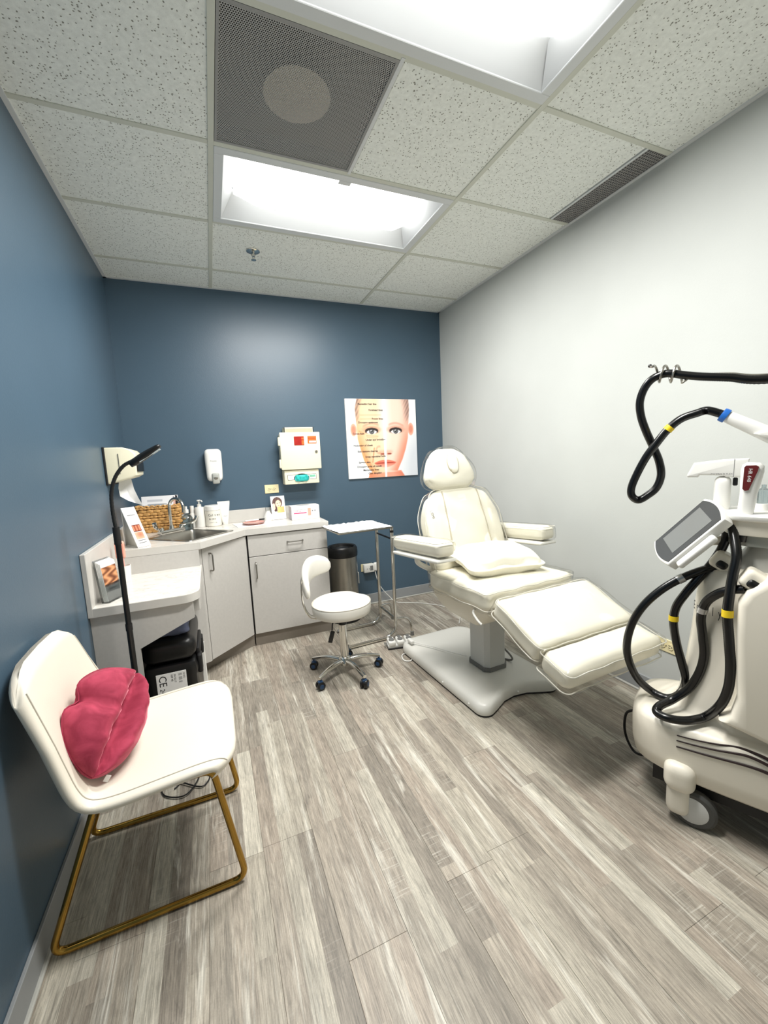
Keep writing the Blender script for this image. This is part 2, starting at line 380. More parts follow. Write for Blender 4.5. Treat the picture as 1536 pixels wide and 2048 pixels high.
    def build(s, name, mat, parent=None, world=True, angle=35, smooth=True):
        me = bpy.data.meshes.new(name)
        vs = s.v
        loc = None
        if parent is not None:
            if world:
                inv = ROOT[parent].inverted(); vs = [inv @ q for q in vs]
        else:
            mn = [min(q[i] for q in vs) for i in range(3)]; mx = [max(q[i] for q in vs) for i in range(3)]
            loc = Vector(((mn[0] + mx[0]) / 2, (mn[1] + mx[1]) / 2, mn[2])); vs = [q - loc for q in vs]
        me.from_pydata([tuple(q) for q in vs], [], s.f)
        bm = bmesh.new(); bm.from_mesh(me); bmesh.ops.recalc_face_normals(bm, faces=bm.faces[:]); bm.to_mesh(me); bm.free()
        if smooth:
            me.polygons.foreach_set('use_smooth', [True] * len(me.polygons)); me.set_sharp_from_angle(angle=math.radians(angle))
        me.materials.append(mat)
        o = bpy.data.objects.new(name, me); COL.objects.link(o)
        if parent is not None: o.parent = parent; ROOT[o] = ROOT[parent]
        else: o.location = loc; ROOT[o] = Matrix.Translation(loc)
        return o
def thing(name, label, cat, loc=(0, 0, 0), rotz=0.0, group=None):
    o = bpy.data.objects.new(name, None); COL.objects.link(o); o.empty_display_size = 0.05
    o.location = loc; o.rotation_euler = (0, 0, rotz)
    ROOT[o] = Matrix.Translation(Vector(loc)) @ Matrix.Rotation(rotz, 4, 'Z')
    return tag(o, label, cat, group)
def tag(o, label, cat, group=None):
    o['label'] = label; o['category'] = cat
    if group: o['group'] = group
    return o
def struct(o): o['kind'] = 'structure'; return o
def stuff(o): o['kind'] = 'stuff'; return o
def part(o, label): o['label'] = label; return o
def smoothpath(pts, k=8):
    """Catmull-Rom through the points"""
    P = [Vector(p) for p in pts]; out = []
    for i in range(len(P) - 1):
        a = P[i - 1] if i else P[0] * 2 - P[1]; b, c = P[i], P[i + 1]; d = P[i + 2] if i + 2 < len(P) else c * 2 - b
        for j in range(k):
            t = j / k
            out.append(0.5 * ((2 * b) + (c - a) * t + (2 * a - 5 * b + 4 * c - d) * t * t + (3 * b - a - 3 * c + d) * t ** 3))
    return out + [P[-1]]
def fillet(pts, r, k=6):
    P = [Vector(p) for p in pts]; out = [P[0]]
    for i in range(1, len(P) - 1):
        a = (P[i - 1] - P[i]); b = (P[i + 1] - P[i]); rr = min(r, a.length * 0.45, b.length * 0.45)
        p0 = P[i] + a.normalized() * rr; p1 = P[i] + b.normalized() * rr
        for j in range(k + 1):
            t = j / k; out.append(p0 * (1 - t) ** 2 + P[i] * 2 * t * (1 - t) + p1 * t * t)
    return out + [P[-1]]
def rrect(w, h, r, n=5):
    out = []
    for cx, cy, a0 in ((w / 2 - r, h / 2 - r, 0), (-w / 2 + r, h / 2 - r, 90), (-w / 2 + r, -h / 2 + r, 180), (w / 2 - r, -h / 2 + r, 270)):
        for j in range(n + 1):
            a = math.radians(a0 + 90 * j / n); out.append((cx + r * math.cos(a), cy + r * math.sin(a)))
    return out
def frame4(o, ex, ey, ez):
    m = Matrix.Identity(4)
    for i in range(3): m[i][0] = ex[i]; m[i][1] = ey[i]; m[i][2] = ez[i]; m[i][3] = o[i]
    return m
def lettering(txt, size, mat, parent, m, name='lettering', align='LEFT', depth=0.0, bold=0.0):
    """flat letters in the xy plane of the world matrix m"""
    cu = bpy.data.curves.new('t', 'FONT'); cu.body = txt; cu.size = size; cu.align_x = align; cu.resolution_u = 2; cu.extrude = depth; cu.offset = bold
    t = bpy.data.objects.new('t', cu); COL.objects.link(t); bpy.context.view_layer.update()
    me = bpy.data.meshes.new_from_object(t.evaluated_get(bpy.context.evaluated_depsgraph_get()))
    bpy.data.objects.remove(t); bpy.data.curves.remove(cu)
    me.name = name; me.transform(ROOT[parent].inverted() @ m); me.materials.clear(); me.materials.append(mat)
    o = bpy.data.objects.new(name, me); COL.objects.link(o); o.parent = parent; ROOT[o] = ROOT[parent]
    return o
def picture(name, w_, h_, nx, ny, fn, parent, m):
    """flat printed picture: colour per point, fn(u, v) -> sRGB, u to the right, v downward; m maps the sheet's centre"""
    vs = []; fs = []; cols = []
    for j in range(ny + 1):
        for i in range(nx + 1):
            u, v = i / nx, j / ny; vs.append(((u - 0.5) * w_, (0.5 - v) * h_, 0)); c = fn(u, v); cols.append((lin(c[0]), lin(c[1]), lin(c[2]), 1.0))
    for j in range(ny):
        for i in range(nx):
            a = j * (nx + 1) + i; fs.append((a + nx + 1, a + nx + 2, a + 1, a))
    me = bpy.data.meshes.new(name); me.from_pydata(vs, [], fs)
    at_ = me.color_attributes.new('print', 'FLOAT_COLOR', 'POINT')
    at_.data.foreach_set('color', [k for c in cols for k in c])
    me.transform(ROOT[parent].inverted() @ m); me.materials.append(PRINT)
    o = bpy.data.objects.new(name, me); COL.objects.link(o); o.parent = parent; ROOT[o] = ROOT[parent]
    return o
def lerp(a, b, t): return a + (b - a) * t
def mixc(a, b, t):
    t = max(0.0, min(1.0, t)); return tuple(a[i] + (b[i] - a[i]) * t for i in range(3))
def sst(a, b, x):
    t = max(0.0, min(1.0, (x - a) / (b - a))); return t * t * (3 - 2 * t)
BACKM = lambda x, z, y=0.0: frame4((x, y, z), (1, 0, 0), (0, 0, 1), (0, -1, 0))     # a sheet on the back wall

# ================================================================== THE ROOM
RX, RZ, RY = 2.713, 2.726, -4.60
GA, GB = 0.698, 1.917                            # main runners
ROWS = [0.0, -0.328, -0.938, -1.548, -2.157, -2.767, -3.377, -3.986, RY]
struct(MB().bb(-0.12, 0, RY - 0.12, 0.12, -0.1, 2.95).build('wall_left', BLUE))
struct(MB().bb(0, RX, 0, 0.12, -0.1, 2.95).build('wall_back', BLUE))
struct(MB().bb(RX, RX + 0.12, RY - 0.12, 0.12, -0.1, 2.95).build('wall_right', GREY))
struct(MB().bb(0, RX, RY - 0.12, RY, -0.1, 2.95).build('wall_front', GREY))
# floor: one board per plank, 178 mm wide, laid along the room
fl = struct(MB().bb(0, RX, RY, 0, -0.06, -0.004).build('floor', TOE))
PW = 0.1788; x0 = 0.083 - PW; k = 0; PMESH = {}
known = {5: -2.619, 6: -1.83, 7: -2.549, 4: -2.165, 8: -1.30, 9: -2.10}      # end joints seen in the photograph
while x0 < RX:
    xa, xb = max(0.0, x0), min(RX, x0 + PW)
    y = known.get(k, -0.4 - 1.2 * random.random())
    while y < 0: y += 1.22
    y = min(y, 1.2)
    while y > RY:
        ya, yb = max(RY, y - 1.22), min(0.0, y)
        if yb - ya > 0.005 and xb - xa > 0.005:
            g = 0.0003
            MB().bb(xa + g, xb - g, ya + g, yb - g, -0.004, 0.0, 0.0006, 1).build('floor_plank', FLOOR, fl)
        y -= 1.22
    x0 += PW; k += 1
# vinyl cove base
for nm, a in (('baseboard_left', (0, 0.011, RY, -0.80)), ('baseboard_right', (RX - 0.011, RX, RY, -0.011)), ('baseboard_back', (1.375, RX, -0.011, 0))):
    b = MB(); b.bb(a[0], a[1], a[2], a[3], 0.012, 0.1, 0.002, 1); o = struct(b.build(nm, BASE))
    e = 0.012
    lx = {'baseboard_left': (0, 0.02, RY, -0.80), 'baseboard_right': (RX - 0.02, RX, RY, -0.02), 'baseboard_back': (1.375, RX, -0.02, 0)}[nm]
    MB().bb(lx[0], lx[1], lx[2], lx[3], 0.0, 0.012, 0.003, 1).build('shoe_strip', BASELIP, o)
# suspended ceiling
ce = struct(MB().bb(0, RX, RY, 0, 2.86, 2.95).build('ceiling', FRAMEW))
def tile(xa, xb, ya, yb, cut=None):
    g = 0.006
    return MB().bb(xa + g, xb - g, ya + g, yb - g, RZ + 0.004, RZ + 0.02, 0.003, 1).build('ceiling_tile', TILE, ce)
for i in range(len(ROWS) - 1):
    yb, ya = ROWS[i], ROWS[i + 1]
    tile(0, GA, ya, yb)
    if i == 3:
        tile(1.312, GB, ya, yb); tile(GB, 2.552, ya, yb)
        MB().bb(2.552, 2.566, ya, yb, RZ + 0.001, RZ + 0.012).build('grid_bar', FRAMEW, ce)
        MB().bb(1.301, 1.315, ya, yb, RZ - 0.001, RZ + 0.01).build('grid_bar', FRAMEW, ce)
    else:
        tile(GB, RX, ya, yb)
        if i not in (2, 4): tile(GA, GB, ya, yb)
BW = 0.012
for x in (GA, GB): MB().bb(x - BW, x + BW, RY, 0, RZ - 0.001, RZ + 0.03, 0.001, 1).build('grid_bar', TBAR, ce)
for y in ROWS[1:-1]:
    for xa, xb in ((0, GA - BW), (GA + BW, GB - BW), (GB + BW, RX)):
        MB().bb(xa, xb, y - BW, y + BW, RZ, RZ + 0.03, 0.001, 1).build('grid_bar', TBAR, ce)
for a in ((0, 0.02, RY, 0), (RX - 0.02, RX, RY, 0), (0, RX, -0.02, 0), (0, RX, RY, RY + 0.02)):
    MB().bb(a[0], a[1], a[2], a[3], RZ - 0.002, RZ + 0.004).build('wall_angle', FRAMEW, ce)

# ------------------------------------------------------------------ recessed lights
def troffer(y0, y1, label):
    xa, xb = GA + BW, GB - BW; ya, yb = y0 + BW, y1 - BW; ym = (ya + yb) / 2
    t = thing('ceiling_light', label, 'light', ((xa + xb) / 2, ym, RZ - 0.002), 0, 'recessed fluorescent ceiling lights')
    f = 0.042; z = RZ - 0.003
    fr = MB()
    fr.bb(xa, xb, ya, ya + f, z, z + 0.008, 0.002, 1).bb(xa, xb, yb - f, yb, z, z + 0.008, 0.002, 1)
    fr.bb(xa, xa + f, ya + f, yb - f, z, z + 0.008, 0.002, 1).bb(xb - f, xb, ya + f, yb - f, z, z + 0.008, 0.002, 1)
    fr.build('frame', FRAMEW, t)
    d = 0.085; bw = 0.14                        # recess depth, half width of the basket
    i0, i1, j0, j1 = xa + f, xb - f, ya + f, yb - f
    for sy, yo in ((-1, j0), (1, j1)):
        rings = []
        for q in range(7):
            s = q / 6; yy = lerp(yo, ym + sy * bw * 0.9, s); zz = z + 0.006 + d * math.sin(s * PI / 2) ** 0.9
            e = 0.055 * s
            rings.append([V(i0 + e, yy, zz), V(i1 - e, yy, zz), V(i1 - e, yy, zz + 0.002), V(i0 + e, yy, zz + 0.002)])
        MB().loft(rings).build('side_reflector', REFLECT, t)
    for sx, xo in ((1, i0), (-1, i1)):
        MB().loft([[V(xo, j0, z + 0.006), V(xo, j1, z + 0.006), V(xo - sx * 0.002, j1, z + 0.008), V(xo - sx * 0.002, j0, z + 0.008)],
                   [V(xo + sx * 0.055, j0 + 0.09, z + d), V(xo + sx * 0.055, j1 - 0.09, z + d), V(xo + sx * 0.053, j1 - 0.09, z + d + 0.002), V(xo + sx * 0.053, j0 + 0.09, z + d + 0.002)]]).build('end_reflector', REFLECT, t)
    MB().bb(i0, i1, j0, j1, z + d + 0.012, z + d + 0.02).build('housing', REFLECT, t)
    rings = []                                   # translucent basket: a shallow barrel with rounded ends
    for q in range(11):
        a = q / 10; ex = abs(2 * a - 1); sh = (1 - max(0, ex - 0.86) ** 2 / 0.14 ** 2 * 0.6)
        xx = lerp(i0 + 0.065, i1 - 0.065, a)
        rings.append([V(xx, ym + bw * math.cos(PI + PI * j / 14), z + d - 0.004 + (d + 0.012) * sh * math.sin(PI + PI * j / 14)) for j in range(15)])
    MB().loft(rings).build('diffuser_basket', LAMP, t)
    al = bpy.data.lights.new('fluorescent_tubes', 'AREA'); al.shape = 'RECTANGLE'; al.size = i1 - i0 - 0.18; al.size_y = 2 * bw - 0.05
    al.energy = LIGHT_POWER; al.color = (1.0, 0.985, 0.95)
    ao = bpy.data.objects.new('fluorescent_tubes', al); COL.objects.link(ao); ao.parent = t; ao.location = (0, 0, -0.024)
    MB().bb((i0 + i1) / 2 - 0.03, (i0 + i1) / 2 + 0.03, j0 - 0.004, j0 + 0.022, z - 0.001, z + 0.004).build('latch_tab', FRAMEW, t)
    return t
troffer(ROWS[3], ROWS[2], 'lit recessed ceiling light beside the perforated grey panel, farther from camera')
troffer(ROWS[5], ROWS[4], 'lit recessed ceiling light cut off by the top edge of the picture')

# perforated return panel with the round duct behind it
t = thing('return_air_panel', 'square grey perforated ceiling panel with a round duct showing through', 'vent', (1.0, -1.85, RZ))
MB().bb(0.712, 1.301, -2.144, -1.561, RZ + 0.003, RZ + 0.004).build('perforated_sheet', PERF, t)
pb = MB()
for a in ((0.712, 1.301, -2.144, -2.132), (0.712, 1.301, -1.573, -1.561), (0.712, 0.722, -2.132, -1.573), (1.291, 1.301, -2.132, -1.573)): pb.bb(a[0], a[1], a[2], a[3], RZ + 0.0, RZ + 0.006)
pb.build('frame', M('grey_enamel', rgb(150, 150, 148), 0.5, noise=(9, 0.03)), t)
DUCT = M('duct_liner', rgb(88, 86, 82), 0.9, noise=(12, 0.2))
hb = MB(); hb.bb(0.712, 1.301, -2.144, -1.561, RZ + 0.075, RZ + 0.08)
for a in ((0.712, 0.716, -2.144, -1.561), (1.297, 1.301, -2.144, -1.561), (0.712, 1.301, -2.144, -2.14), (0.712, 1.301, -1.565, -1.561)): hb.bb(a[0], a[1], a[2], a[3], RZ + 0.005, RZ + 0.08)
hb.build('plenum_box', DUCT, t)
MB().lathe([(0.0, RZ + 0.009), (0.124, RZ + 0.009), (0.124, RZ + 0.012), (0.05, RZ + 0.075), (0.0, RZ + 0.075)], (1.0, -1.875, 0), 40).build('round_duct', M('duct_cap', rgb(236, 224, 206), 0.8, noise=(9, 0.05)), t)
# egg-crate grille along the right wall
t = thing('strip_grille', 'narrow grey slotted air grille in the ceiling along the pale wall', 'vent', (2.63, -1.85, RZ))
gb = MB()
gx0, gx1, gy0, gy1 = 2.567, 2.694, -2.144, -1.561
nx_ = 9; ny_ = 40
for i in range(nx_ + 1): gb.bb(lerp(gx0, gx1, i / nx_) - 0.0022, lerp(gx0, gx1, i / nx_) + 0.0022, gy0, gy1, RZ + 0.001, RZ + 0.012)
for j in range(ny_ + 1): gb.bb(gx0, gx1, lerp(gy0, gy1, j / ny_) - 0.0022, lerp(gy0, gy1, j / ny_) + 0.0022, RZ + 0.002, RZ + 0.012)
gb.build('grille_core', M('grille_grey', rgb(150, 148, 146), 0.5, noise=(9, 0.03)), t)
MB().bb(gx0, gx1, gy0, gy1, RZ + 0.03, RZ + 0.034).build('dark_backing', DUCT, t)
# sprinkler
sx, sy = 0.95, -0.671
t = thing('sprinkler_head', 'small chrome fire sprinkler head in the ceiling tile beyond the far light', 'sprinkler', (sx, sy, RZ))
MB().lathe([(0.0, RZ - 0.008), (0.026, RZ - 0.008), (0.042, RZ - 0.001), (0.042, RZ + 0.004), (0, RZ + 0.004)], (sx, sy, 0), 24).build('escutcheon', CHROME, t)
MB().cyl((sx, sy, RZ - 0.004), (sx, sy, RZ - 0.03), 0.009).cyl((sx - 0.012, sy, RZ - 0.02), (sx, sy, RZ - 0.048), 0.0025, n=8).cyl((sx + 0.012, sy, RZ - 0.02), (sx, sy, RZ - 0.048), 0.0025, n=8).build('frame', CHROME, t)
MB().lathe([(0, RZ - 0.053), (0.016, RZ - 0.052), (0.016, RZ - 0.048), (0, RZ - 0.047)], (sx, sy, 0), 16).build('deflector', CHROME, t)
# ------------------------------------------------------------------ contents
# ================================================================== ON THE BACK WALL
# poster ------------------------------------------------------------
def face_print(u, v):
    bgc = mixc((255, 255, 255), (222, 226, 232), sst(0.55, 1.0, u) * sst(0.15, 0.9, v) + 0.25 * sst(0.8, 1, u))
    def edge(tab):
        for (a, b), (c, d) in zip(tab, tab[1:]):
            if v <= c: return lerp(b, d, (v - a) / (c - a))
        return tab[-1][1]
    L = edge([(0, .155), (.12, .125), (.3, .135), (.5, .145), (.64, .18), (.78, .22), (.88, .28), (.93, .33), (.935, .29), (1, .27)])
    R = edge([(0, .895), (.12, .90), (.3, .885), (.5, .868), (.64, .83), (.78, .775), (.88, .72), (.92, .70), (.925, .75), (1, .80)])
    c = bgc
    # ears
    for ex, s in ((.095, -1), (.915, 1)):
        d = ((u - ex) / .045) ** 2 + ((v - .385) / .085) ** 2
        c = mixc(c, (246, 176, 150), 1 - sst(.7, 1.1, d)); c = mixc(c, (214, 120, 96), (1 - sst(.1, .6, d)) * .6)
    inside = sst(L - .008, L + .008, u) * (1 - sst(R - .008, R + .008, u))
    if inside > 0:
        old = 1 - sst(.515, .535, u)
        sk = mixc((254, 222, 203), (250, 219, 182), old)
        e = min(u - L, R - u)
        sk = mixc(sk, mixc((242, 150, 122), (238, 168, 112), old), (1 - sst(0, .17, e)) * (.25 + .75 * sst(.15, .7, v)))
        sk = mixc(sk, (255, 246, 238), (1 - sst(.0, .13, abs(u - .53))) * (1 - sst(.25, .8, v)) * .8)
        # hair
        hd = max(1 - sst(.01, .10 - .12 * v, u - L), 1 - sst(.01, .14 - .16 * v, R - u)) * (1 - sst(.16, .36, v))
        hd *= .75 + .25 * math.sin(u * 150 + v * 90)
        sk = mixc(sk, (134, 104, 96), max(0, hd) * .9)
        # neck
        sk = mixc(sk, (224, 120, 92), sst(.93, .95, v) * .55)
        for exx, s in ((.345, -1), (.69, 1)):
            bv = .335 - .03 * math.cos((u - exx) * 14) + .035 * s * (u - exx)
            bm_ = (1 - sst(.004, .024, abs(v - bv))) * (1 - sst(.09, .13, abs(u - exx - .01 * s)))
            sk = mixc(sk, (214, 146, 122), bm_ * .55)
            sk = mixc(sk, (214, 134, 106), (1 - sst(.2, 1.2, ((u - exx) / .15) ** 2 + ((v - .385) / .06) ** 2)) * .55)
            q = ((u - exx) / .092) ** 2 + ((v - .400) / .040) ** 2
            sk = mixc(sk, (58, 40, 38), 1 - sst(.9, 1.15, q)); sk = mixc(sk, (248, 240, 238), 1 - sst(.70, .95, ((u - exx) / .080) ** 2 + ((v - .412) / .033) ** 2))
            ir = math.hypot((u - exx) / .034, (v - .405) / .034)
            lid = sst(.376, .384, v)
            sk = mixc(sk, (128, 130, 132), (1 - sst(.85, 1.05, ir)) * lid); sk = mixc(sk, (62, 64, 66), (1 - sst(.1, .25, abs(ir - .9))) * lid); sk = mixc(sk, (18, 18, 20), (1 - sst(.38, .52, ir)) * lid)
            sk = mixc(sk, (36, 26, 26), (1 - sst(.004, .012, abs(v - (.377 + 5.0 * (u - exx) ** 2)))) * (1 - sst(.075, .10, abs(u - exx))))
            sk = mixc(sk, (250, 250, 250), 1 - sst(.05, .09, math.hypot((u - exx + .008) / .1, (v - .397) / .1)))
        # under-eye lines and cheek folds of the older half
        for a, b, cc, dd, st in ((.27, .46, .43, .47, .4), (.28, .48, .42, .495, .3), (.37, .62, .34, .80, .8), (.30, .80, .33, .93, .5), (.17, .40, .24, .43, .5), (.17, .44, .24, .44, .4), (.2, .62, .3, .86, .4), (.2, .2, .48, .2, .3), (.2, .25, .48, .245, .3)):
            tx = max(0, min(1, ((u - a) * (cc - a) + (v - b) * (dd - b)) / ((cc - a) ** 2 + (dd - b) ** 2)))
            d = math.hypot(u - a - tx * (cc - a), v - b - tx * (dd - b)); sk = mixc(sk, (214, 140, 92), (1 - sst(.002, .012, d)) * st * old)
        # nose
        nr = math.hypot((u - .53) / .10, (v - .665) / .055)
        sk = mixc(sk, (240, 150, 122), (1 - sst(.7, 1.3, nr)) * .45 * sst(.63, .68, v))
        for exx in (.485, .585): sk = mixc(sk, (150, 62, 50), (1 - sst(.5, 1.2, ((u - exx) / .035) ** 2 + ((v - .70) / .011) ** 2)) * .85)
        sk = mixc(sk, (226, 140, 110), (1 - sst(.004, .02, abs(math.hypot((u - .44) / .9, (v - .645)) - .045))) * (u < .46) * .4)
        # mouth
        mu = (u - .52) / .155; 
        if abs(mu) < 1:
            up = .812 - .035 * (1 - mu * mu) + .010 * math.exp(-(mu / .12) ** 2); lo = .818 + .055 * (1 - mu * mu) ** .8
            lip = sst(up - .006, up + .004, v) * (1 - sst(lo - .006, lo + .006, v))
            sk = mixc(sk, mixc((236, 120, 96), (246, 160, 140), sst(.82, .86, v)), lip * .9)
            sk = mixc(sk, (168, 44, 36), (1 - sst(.002, .010, abs(v - .816 - .004 * mu * mu))) * (1 - abs(mu) ** 4))
        c = mixc(c, sk, inside)
    wl = .535 - .012 * v
    c = mixc(c, (255, 255, 255), 1 - sst(.016 - .006 * v, .024 - .006 * v, abs(u - wl)))
    return c
t = thing('face_poster', 'square canvas print of a face split into older and younger halves on blue wall', 'poster', (2.066, -0.02, 1.203))
MB().bb(1.716, 2.416, -0.018, -0.001, 1.203, 1.915, 0.002, 1).build('canvas', WHITE, t)
picture('printed_face', 0.698, 0.71, 150, 150, face_print, t, BACKM(2.066, 1.559, -0.0186))
for s, px, py in (('Receeding hair line', .17, .065), ('Forehead lines', .315, .14), ('Frown lines', .355, .25), ('Drooping eyebrows', .165, .295), ('Crows feet', .08, .435), ('Under eye wrinkling', .255, .515),
                  ('Hollowing of cheek', .085, .585), ('Skin texture changes', .135, .66), ('Deep nasolabial folds', .24, .73), ('Sagging skin', .145, .80), ('Drooping angle of mouth', .12, .855), ('Marionette lines', .20, .90), ('Chin dimpling', .27, .945)):
    lettering(s, 0.0235, INK, t, BACKM(1.717 + px * .698, 1.914 - py * .71 - .006, -0.0192), bold=0.0007)
# soap dispenser ----------------------------------------------------
t = thing('soap_dispenser', 'white wall-mounted soap dispenser with grey push lever on blue wall', 'dispenser', (0.597, -0.05, 1.24))
def dsp(p, u):                                       # waisted outline
    p.x *= 1.0 + 0.07 * math.sin((p.z + 0.1) * 9); return p
MB().cushion((0.597, -0.05, 1.385), (0.058, 0.05, 0.125), 0.03, 10, 0, None, dsp).build('housing', WHITE, t)
part(MB().box((0.603, -0.098, 1.282), (0.054, 0.03, 0.085), 0.012, 3, Matrix.Rotation(0.12, 3, 'X')).build('push_lever', M('lever_grey', rgb(176, 178, 172), 0.3, noise=(9, 0.03)), t), 'grey push lever')
MB().lathe([(0, -.003), (.02, -.003), (.016, .0), (0, .001)], (0.603, -0.1135, 1.292), 20, (0, -1, 0.12)).build('thumb_recess', STEEL, t)
lettering('Provon', 0.016, GREYINK, t, BACKM(0.572, 1.412, -0.1006))
# sharps cabinet and glove box holder -------------------------------
t = thing('sharps_cabinet', 'cream locking sharps cabinet with red window above the glove holder', 'cabinet', (1.275, -0.07, 1.315))
MB().bb(1.115, 1.435, -0.125, -0.001, 1.325, 1.615, 0.008, 2).build('body', CREAM, t)
dr = MB().bb(1.108, 1.44, -0.14, -0.125, 1.318, 1.622, 0.006, 2).build('door', CREAM, t)
part(MB().bb(1.222, 1.305, -0.144, -0.139, 1.515, 1.588, 0.004, 1).build('window', REDT, dr), 'dark red window')
MB().bb(1.284, 1.302, -0.1455, -0.1435, 1.52, 1.555).bb(1.284, 1.302, -0.1455, -0.1435, 1.562, 1.578).build('red_bin_label', ORANGE, dr)
lb = MB().bb(1.335, 1.408, -0.142, -0.139, 1.528, 1.588).build('biohazard_label', ORANGE, dr)
MB().bb(1.347, 1.404, -0.1428, -0.1418, 1.535, 1.550).build('label_stripe', PAPER, dr)
lettering('BIOHAZARD', 0.011, INK, dr, BACKM(1.339, 1.566, -0.1425))
MB().cyl((1.402, -0.138, 1.46), (1.402, -0.147, 1.46), 0.011).build('key_lock', STEEL, dr)
for z in (1.55, 1.37): MB().bb(1.094, 1.112, -0.135, -0.10, z - 0.035, z + 0.035, 0.004, 1).build('hinge', CREAM, t)
tr = MB(); tr.bb(1.152, 1.396, -0.115, -0.109, 1.60, 1.664).bb(1.152, 1.158, -0.115, -0.02, 1.60, 1.664).bb(1.39, 1.396, -0.115, -0.02, 1.60, 1.664).bb(1.152, 1.396, -0.026, -0.02, 1.60, 1.664)
tr.build('drop_tray', CREAM, t)
MB().bb(1.163, 1.385, -0.1158, -0.1145, 1.618, 1.655).build('tray_recess', M('tray_grey', rgb(190, 184, 158), 0.5, noise=(9, .03)), t)
t = thing('glove_holder', 'cream glove box holder with teal gloves showing, under the sharps cabinet', 'holder', (1.27, -0.06, 1.195))
gh = MB(); gx0, gx1, gz0, gz1 = 1.128, 1.418, 1.197, 1.316
gh.bb(gx0, gx1, -0.12, -0.001, gz0, gz1 - 0.002, 0.006, 2).build('body', CREAM, t)
gb = MB().bb(1.155, 1.39, -0.1215, -0.1195, 1.235, 1.272).build('slot_card', PAPER, t)
MB().bb(1.152, 1.393, -0.1209, -0.1192, 1.232, 1.275).build('slot', DARK, t)
ov = []
for j in range(28): a = 2 * PI * j / 28; ov.append((1.268 + 0.064 * math.cos(a), 1.248 + 0.034 * math.sin(a)))
MB().prism(ov, -0.124, -0.1205, 'xz').build('opening', BLACKM, t)
def glv(p, u): p.y += 0.006 * math.sin(p.x * 210 + p.z * 90); return p
MB().cushion((1.268, -0.126, 1.245), (0.058, 0.012, 0.028), 0.02, 10, 0, None, glv).build('glove', TEAL, t)
MB().bb(1.335, 1.385, -0.1225, -0.121, 1.25, 1.268).build('box_print', M('box_green', rgb(120, 190, 160), .6, noise=(60, .3)), t)
# outlets -----------------------------------------------------------
def outlet(label, m, w_, h_, mat=IVORY):
    """duplex socket; m maps x along the plate, y up, z out of the wall"""
    t = thing('wall_outlet', label, 'outlet', m @ V(0, 0, 0))
    def P(b): b.v = [m @ q for q in b.v]; return b
    pl = P(MB().box((0, 0, 0.003), (w_, h_, 0.006), 0.002, 1)).build('cover_plate', mat, t)
    for s in (-1, 1):
        so = P(MB().lathe([(0.0165, 0.004), (0.0165, 0.009), (0, 0.0092)], (s * w_ * 0.18, 0, 0), 18)).build('socket', mat, t)
        for dy in (-0.006, 0.006): P(MB().box((s * w_ * 0.18 - 0.003, dy, 0.0093), (0.010, 0.003, 0.001))).build('slot', DARK, so)
        P(MB().cyl((s * w_ * 0.18 + 0.009, 0, 0.0085), (s * w_ * 0.18 + 0.009, 0, 0.0097), 0.003, n=8)).build('slot', DARK, so)
    P(MB().cyl((0, 0, 0.005), (0, 0, 0.0075), 0.003, n=8)).build('screw', STEEL, t)
    return t
outlet('ivory duplex outlet on the blue wall above the counter card', BACKM(1.032, 1.164), 0.115, 0.072)
outlet('ivory duplex outlet on the pale grey wall beside the laser machine', frame4((RX, -2.231, 0.323), (0, -1, 0), (0, 0, 1), (-1, 0, 0)), 0.115, 0.07)
outlet('ivory duplex outlet low on the blue wall, mostly behind a white adapter', BACKM(1.845, 0.362), 0.115, 0.072)
t = thing('plug_adapter', 'white plug-in power adapter block on the low blue-wall outlet', 'adapter', (1.88, -0.03, 0.32))
MB().bb(1.803, 1.905, -0.05, -0.0095, 0.322, 0.40, 0.006, 2).build('block', WHITE, t)
MB().bb(1.905, 1.955, -0.045, -0.012, 0.325, 0.405, 0.012, 3).build('plug_body', WHITE, t)
for x in (1.83, 1.85): MB().bb(x, x + 0.004, -0.0512, -0.0498, 0.352, 0.364).build('slot', GREYP, t)
MB().bb(1.862, 1.892, -0.0515, -0.0498, 0.34, 0.385).build('label', GREYP, t)
cord = smoothpath([(1.915, -0.03, 0.335), (1.93, -0.04, 0.25), (1.97, -0.05, 0.15), (2.04, -0.06, 0.06), (2.09, -0.10, 0.008), (2.2, -0.18, 0.006), (2.30, -0.26, 0.006), (2.42, -0.42, 0.006), (2.44, -0.65, 0.006), (2.33, -0.82, 0.006)], 8)
tag(MB().tube(cord, 0.0035, 8).build('power_cord', WHITE), 'white power cord running from adapter across floor behind exam chair', 'cord')
# towel dispenser on the left wall ----------------------------------
t = thing('towel_dispenser', 'cream paper towel dispenser on the left wall in the corner', 'dispenser', (0.08, -0.58, 1.29))
prof = [(0.0, 1.297), (0.135, 1.33), (0.16, 1.345), (0.165, 1.47), (0.14, 1.498), (0.10, 1.512), (0.0, 1.512)]
MB().prism(prof, -0.72, -0.44, 'xz', 0.008, 3).build('cover', CREAM, t)
MB().bb(0.0, 0.012, -0.728, -0.435, 1.292, 1.515, 0.003, 1).build('back_plate', BLACKM, t)
MB().bb(0.073, 0.079, -0.7225, -0.7195, 1.355, 1.475, 0.002, 1).build('level_slot', STEEL, t)
part(MB().bb(0.162, 0.169, -0.70, -0.46, 1.365, 1.425, 0.003, 1).build('front_window', BLACK, t), 'dark window')
MB().bb(0.05, 0.06, -0.60, -0.585, 1.511, 1.518, 0.002, 1).build('key_boss', CREAM, t)
